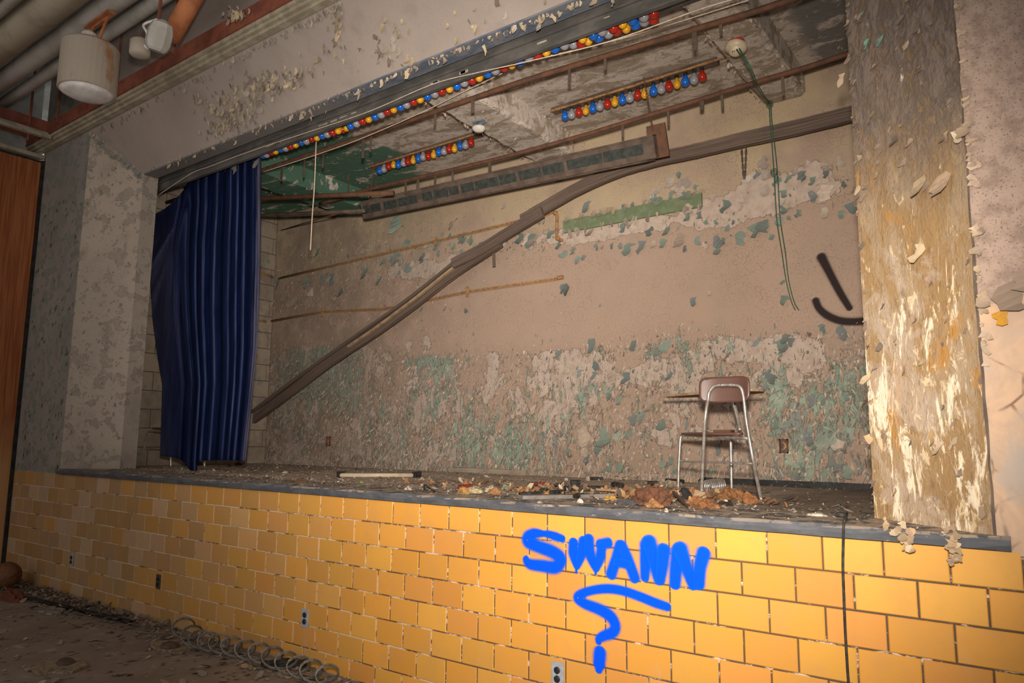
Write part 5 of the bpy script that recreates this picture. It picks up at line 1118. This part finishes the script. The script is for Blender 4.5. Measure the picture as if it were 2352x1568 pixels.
# countless crumbs on the stage
mb = MB(); r3 = random.Random(5)
for _ in range(6500):
    x = r3.uniform(-3.2, 3.55); y = .36 + 1.95*r3.random()**1.7
    if x > 2.7 and y > .9 and r3.random() < .7: continue
    s = r3.uniform(.008, .028) if r3.random() < .92 else r3.uniform(.03, .06)
    chip(mb, (x, y, ZS), (0, 0, 1), (r3.uniform(-1, 1), r3.uniform(-1, 1), 0), s, s*r3.uniform(.4, .9), r3.uniform(0, .8), r3.choice([(.62,.52,.42), (.55,.42,.32), (.45,.34,.25), (.30,.22,.16), (.68,.6,.52), (.14,.1,.08), (.2,.23,.19)]), 2)
for _ in range(1000):                                       # on the lip itself
    x = r3.uniform(-2.6, 4.03); y = r3.uniform(-.02, .36); s = r3.uniform(.004, .02)
    if y > YJ*(x-4.03)/(XRi-XR) and x > XRi: continue
    if x < XLi and y > YJ*(x-XL)/(XLi-XL) - .02: continue
    chip(mb, (x, y, 1.1045), (0, 0, 1), (r3.uniform(-1, 1), r3.uniform(-1, 1), 0), s, s*r3.uniform(.4, .9), r3.uniform(0, .8), r3.choice([(.62,.52,.42), (.55,.42,.32), (.45,.34,.25), (.68,.6,.52)]), 2)
for _ in range(520):                                       # rotten shreds among the rubbish
    x = r3.gauss(2.35, .42) if r3.random() < .7 else r3.uniform(.6, 2.2); y = r3.uniform(.42, 1.15); s = r3.uniform(.02, .075)
    chip(mb, (x, y, ZS+.012*r3.random()), (0, -.3, 1), (r3.uniform(-1, 1), r3.uniform(-1, 1), r3.uniform(0, .5)), s, s*r3.uniform(.25, .7), r3.uniform(.1, 1.3), r3.choice([(.36,.17,.06), (.26,.12,.05), (.42,.25,.11), (.16,.09,.05), (.08,.06,.05), (.5,.4,.28)]), 3)
for _ in range(260):                                       # long dark splinters at the right
    x = r3.uniform(2.4, 3.5); y = r3.uniform(.45, 2.2); s = r3.uniform(.05, .22); mb2 = None
    chip(mb, (x, y, ZS+.002), (0, 0, 1), (1, r3.uniform(-.35, .35), 0), s, r3.uniform(.006, .016), r3.uniform(0, .15), r3.choice([(.10,.07,.05), (.16,.11,.08), (.3,.22,.15), (.06,.045,.035)]), 2)
mb.build('paint_crumbs', MT['chip'], stage_floor, kind='stuff')

# ------------------------------------------------------------------ hall floor
mb = MB(); r4 = random.Random(9)
for _ in range(4600):
    x = r4.uniform(-4.3, 1.6); y = -.03 - abs(r4.gauss(0, .16)) if r4.random() < .72 else r4.uniform(-2.2, -.05)
    s = r4.uniform(.01, .045) if r4.random() < .9 else r4.uniform(.045, .09)
    f = min(1, max(0, (-1.2-x)/2)); 
    if r4.random() > .45 + .55*f and y > -.5: continue
    chip(mb, (x, y, 0.001 + (.03*r4.random() if y > -.3 and x < -1.2 else 0)), (0, 0, 1), (r4.uniform(-1, 1), r4.uniform(-1, 1), 0), s, s*r4.uniform(.4, .9), r4.uniform(0, .7), r4.choice([(.36,.28,.22), (.28,.22,.17), (.2,.16,.13), (.42,.31,.24), (.14,.15,.12), (.24,.22,.19)]), 2)
mb.build('floor_paint_flakes', MT['chip'], hall_floor, kind='stuff')
for (x, y, s) in ((650,1505,14),(700,1540,26),(735,1548,34),(660,1520,22),(640,1545,18),(575,1538,16),(600,1525,18),(565,1535,16),(630,1470,14),(690,1552,16),(740,1556,30),(665,1558,16)):
    q = onZ(x, y, .002); m_ = MB(); L = s*pxm(q)*1.3; a = rnd.uniform(0, 6.28); chip(m_, q, (0, 0, 1), (math.cos(a), math.sin(a), 0), L, L*.8, rnd.uniform(.1, .5), rnd.choice([(.45,.3,.2), (.38,.27,.19), (.3,.25,.16)]), 3); m_.build('paint_chip', MT['chip'], hall_floor)
def slab(x, y, w, d_, lab, col=(.34, .28, .19), hole=True):
    q = onZ(x, y, 0); m_ = MB(); n_ = 18; rr = [rnd.uniform(.75, 1.1) for _ in range(n_)]
    top = [Vector((q.x + w/2*rr[i]*math.cos(2*math.pi*i/n_), q.y + d_/2*rr[i]*math.sin(2*math.pi*i/n_), .016)) for i in range(n_)]
    m_.add(top + [p_ - Vector((0, 0, .015)) for p_ in top], [tuple(range(n_))] + [(n_+i, n_+(i+1) % n_, (i+1) % n_, i) for i in range(n_)] + [tuple(range(2*n_-1, n_-1, -1))])
    o = m_.build('board_scrap', MT['rubbish']); o.color = (*col, 1); tag(o, lab, 'board', 'ceiling board scraps on the hall floor')
slab(135, 1532, .36, .34, 'pale ceiling board scrap nearest the lower left corner of the hall floor'); slab(395, 1488, .42, .2, 'pale ceiling board scrap touching the wire coil'); slab(120, 1405, .3, .16, 'whitish ceiling board scrap below the black pole', (.36, .33, .29))
for (x, y, r_, lab) in ((150,1522,.05,'dark clod on the pale board scrap nearest the corner'), (390,1484,.06,'dark clod on the pale board scrap by the wire coil')):
    q = onZ(x, y, .016); m_ = MB(); m_.lathe([(.01, .0), (r_, .003), (r_*.8, .02), (r_*.3, .03)], 9, Matrix.Translation(q) @ Matrix.Scale(1.3, 4, (1, 0, 0))); o = m_.build('dirt_clod', MT['brownbox']); tag(o, lab, 'dirt')
a, b = onZ(68, 1373, .02), onZ(300, 1428, .02); mb = MB(); mb.tube([a, a.lerp(b, .35), a.lerp(b, .7), b], .018, 8); tag(mb.build('black_pole', MT['black']), 'black pole lying on the hall floor below the tiled apron', 'pole')
# basketball against the panelling
q = onZ(12, 1352, 0); t = empty('basketball', 'old brown basketball on the hall floor beside the wood panelling', 'ball', (q.x, q.y, 0)); bm = bmesh.new(); bmesh.ops.create_icosphere(bm, subdivisions=4, radius=.12)
me = bpy.data.meshes.new('ball'); bm.to_mesh(me); bm.free(); o = link('ball', me, MT['ball'], t, smooth=True); o.location = (0, 0, .121)
mb = MB()
for M_ in (Matrix.Rotation(.4, 4, 'X'), Matrix.Rotation(math.pi/2, 4, 'X') @ Matrix.Rotation(.5, 4, 'Y'), Matrix.Rotation(math.pi/2, 4, 'Y') @ Matrix.Rotation(.4, 4, 'X')):
    mb.tube([M_ @ Vector((.1203*math.cos(s_), .1203*math.sin(s_), 0)) + Vector((0, 0, .121)) for s_ in np.linspace(0, 2*math.pi, 40)], .0022, 5, False)
mb.build('seam', MT['black'], t)
q = onZ(35, 1375, 0); bm = bmesh.new(); bmesh.ops.create_icosphere(bm, subdivisions=3, radius=1); r_ = random.Random(2)
for v in bm.verts: v.co = Vector((v.co.x*.17*(1+r_.uniform(-.2, .2)), v.co.y*.08*(1+r_.uniform(-.2, .2)), max(v.co.z, -.02)*.075*(1+r_.uniform(-.4, .3))+.002))
me = bpy.data.meshes.new('rust_sheet'); bm.to_mesh(me); bm.free(); o = link('rust_sheet', me, MT['rubbish']); o.location = (q.x, q.y-.02, 0); o.color = (.20, .06, .03, 1); tag(o, 'crumpled rust red sheet on the hall floor in front of the basketball', 'sheet')
# loose wire coil
base = [(440,1455),(470,1482),(500,1492),(540,1500),(590,1512),(640,1525),(690,1545),(735,1560),(790,1578)]
S = smooth_path([onZ(x, y, 0) for x, y in base], 24); mb = MB(); pts = []
for i, p_ in enumerate(S):
    th = 2*math.pi*i/15; pts.append(p_ + Vector((.06*math.cos(th), -.075 + .06*math.cos(th), .010 + .058*(1+math.sin(th)))))
mb.tube(pts, .0055, 6); mb.tube([p_ + Vector((.004, -.005, .009)) for p_ in pts], .0045, 6)
tag(mb.build('wire_coil', MT['wire'], smooth=True), 'stretched grey wire coil along the foot of the tiled apron', 'wire')
q = onZ(655, 1530, .0); m_ = MB(); m_.bar(q + Vector((-.05, 0, .02)), q + Vector((.12, .05, .03)), .05, .03, jit=.3, n=5); m_.bar(q + Vector((-.1, -.1, .02)), q + Vector((.02, 0, .03)), .04, .03, jit=.3, n=4); o = m_.build('black_scrap', MT['rubber']); tag(o, 'black rubber scrap inside the wire coil on the hall floor', 'scrap')

# ------------------------------------------------------------------ wood panelling at the left
mb = MB(); mb.box((-4.75, -5.5, 0), (-4.445, -.012, 4.38)); wl_ = mb.build('wall_left', MT['black'], kind='structure')
for k in range(4):
    y1 = -.03 - k*1.22; m_ = MB(); m_.box((-4.446, y1-1.21, .05), (-4.43, y1, 4.36), .004); m_.build('veneer_panel', MT['veneer'], wl_)
mb = MB(); mb.box((-4.45, -.03, 0), (-4.40, -.004, 4.38)); mb.build('edge_strip', MT['black'], wl_)

# ------------------------------------------------------------------ hall ceiling: steel grid, ducts and can lights
mb = MB(); mb.box((-6, -5.5, 5.32), (6, .5, 5.42)); mb.build('ceiling_hall', MT['deck'], kind='structure')
def channel(name, a, b, side, lab, group):
    """cream stepped channel with a maroon angle above it; side = unit vector into the hall"""
    a, b, s_ = Vector(a), Vector(b), Vector(side); t = empty(name, lab, 'ceiling channel', (a+b)/2, group); up = Vector((0, 0, 1))
    mb = MB(); mb.bar(a + up*.012 + s_*.03, b + up*.012 + s_*.03, .055, .024); mb.bar(a + up*.035 + s_*.055, b + up*.035 + s_*.055, .07, .024); mb.bar(a + up*.062 + s_*.085, b + up*.062 + s_*.085, .06, .03); shift(mb.build('cream_rail', MT['cream']), t)
    mb = MB(); mb.bar(a + up*.15 + s_*.12, b + up*.15 + s_*.12, .008, .14); mb.bar(a + up*.083 + s_*.10, b + up*.083 + s_*.10, .06, .008); shift(mb.build('angle_iron', MT['maroon']), t)
    return t
gr_ = 'steel channels of the hall ceiling grid'
channel('ceiling_channel', (-4.7, -.005, 4.475), (5.2, -.005, 4.475), (0, -1, 0), 'long ceiling channel running along the top of the proscenium wall', gr_)
channel('ceiling_channel', (-3.98, -.12, 4.49), (-3.98, -4.5, 4.49), (-1, 0, 0), 'ceiling channel running from the proscenium wall toward the hall', gr_)
mb = MB(); mb.box((-4.75, -5.4, 4.44), (-4.62, -.002, 5.33)); mb.build('upper_panel', MT['deck'], wl_)
mb = MB(); mb.box((-4.75, -5, 4.40), (-4.40, -.01, 4.44)); tag(mb.build('ceiling_rail', MT['cream']), 'cream rail on top of the wood panelling', 'rail')
mb = MB(); mb.bar((-4.2, -.2, 4.58), (-4.2, -.9, 4.58), .10, .10); tag(mb.build('steel_bracket', MT['maroon']), 'maroon steel bracket above the wood panelling', 'bracket')
for (x, y0, y1, Y) in ((267,95,205,-.16),(130,238,282,-.16),(400,60,128,-.14),(63,306,320,-.2)):
    pass
for (x, yb, Y, lab) in ((268, 207, -.13, 'thin hanger rod just right of the large can light'), (131, 282, -.13, 'thin hanger rod left of the large can light'), (399, 125, -.13, 'thin hanger rod beside the white spot fitting'), (64, 322, -.3, 'thin hanger rod above the wood panelling')):
    q = onY(x, yb, Y); mb = MB(); mb.tube([q, Vector((q.x, q.y, 5.33))], .012, 6); tag(mb.build('hanger_rod', MT['maroon']), lab, 'rod')
def duct(Y, Z, r, mat, lab, name='duct'):
    mb = MB(); mb.tube([Vector((x, Y, Z)) for x in np.linspace(-4.61, 3.0, 6)], r, 16); return tag(mb.build(name, MT[mat], smooth=True), lab, 'duct', 'ducts under the hall ceiling')
duct(-.68, 4.82, .085, 'greypipe', 'middle grey duct that the can light hangs from'); duct(-.50, 4.80, .055, 'greypipe', 'thinnest grey duct nearest the proscenium wall')
duct(-.93, 4.86, .135, 'beigeduct', 'widest beige duct under the hall ceiling'); duct(-1.14, 4.84, .04, 'greypipe', 'thin pale conduit at the upper left corner')
mb = MB(); mb.tube([Vector((x, -1.33, 4.9)) for x in (-4.6, 0, 3)], .07, 12); tag(mb.build('orange_pipe', MT['rust_b'], smooth=True), 'orange pipe at the very upper left corner', 'pipe')
q = onY(200, 213, -.74); t = empty('can_light', 'large rust-stained cylindrical can light with a frosted lens', 'lamp', q)
mb = MB(); mb.lathe([(.198,0),(.205,.006),(.205,.37),(.19,.39),(.12,.40)], 32, Matrix.Identity(4)); mb.build('can', MT['can'], t, smooth=False)
mb = MB(); mb.lathe([(.02,-.05),(.09,-.042),(.15,-.024),(.195,.002)], 32, Matrix.Identity(4)); mb.build('lens', MT['lens'], t, smooth=True)
mb = MB(); mb.tube([Vector((-.12, 0, .40)), Vector((-.12, .05, .62)), Vector((.12, .05, .62)), Vector((.12, 0, .40))], .012, 6); mb.bar((-.2, .04, .63), (.2, .04, .63), .06, .02); mb.build('yoke', MT['rust_b'], t)
mb = MB(); mb.lathe([(.05,.40),(.06,.42),(.055,.47),(.02,.5)], 14, Matrix.Translation((.02, -.03, 0))); mb.build('wiring_box', MT['white'], t)
q = onY(360, 112, -.575); t = empty('spot_fitting', 'pale angular spot fitting beside the orange brace', 'lamp', q); Mz = Matrix.Rotation(.35, 4, 'Y') @ Matrix.Scale(.72, 4)
mb = MB(); mb.lathe([(.02,-.03),(.08,-.026),(.105,.0),(.125,.05),(.125,.18),(.10,.26),(.03,.30)], 9, Mz); mb.build('housing', MT['greypipe'], t)
mb = MB(); mb.tube([(0, 0, .2), (0, 0, 5.33 - q.z)], .014, 6); mb.build('stem', MT['maroon'], t)
mb = MB(); mb.lathe([(.02,0),(.06,.005),(.075,.02),(.075,.12),(.05,.14)], 14, Matrix.Translation((-.26, 0, .02))); mb.build('cup', MT['can'], t, smooth=True)
mb = MB(); mb.tube(smooth_path([(-.2,0,.1),(-.12,.0,.04),(-.06,-.05,.12),(-.1,-.06,.2),(0,0,.24)], 6), .01, 6); mb.build('flex', MT['lens'], t, smooth=True)
a, b = onY(392, 88, -.38), onY(462, -40, -.38); mb = MB(); mb.tube([a, b], .075, 12); tag(mb.build('orange_brace', MT['rust_b'], smooth=True), 'orange steel brace rising from the ceiling channel', 'brace')
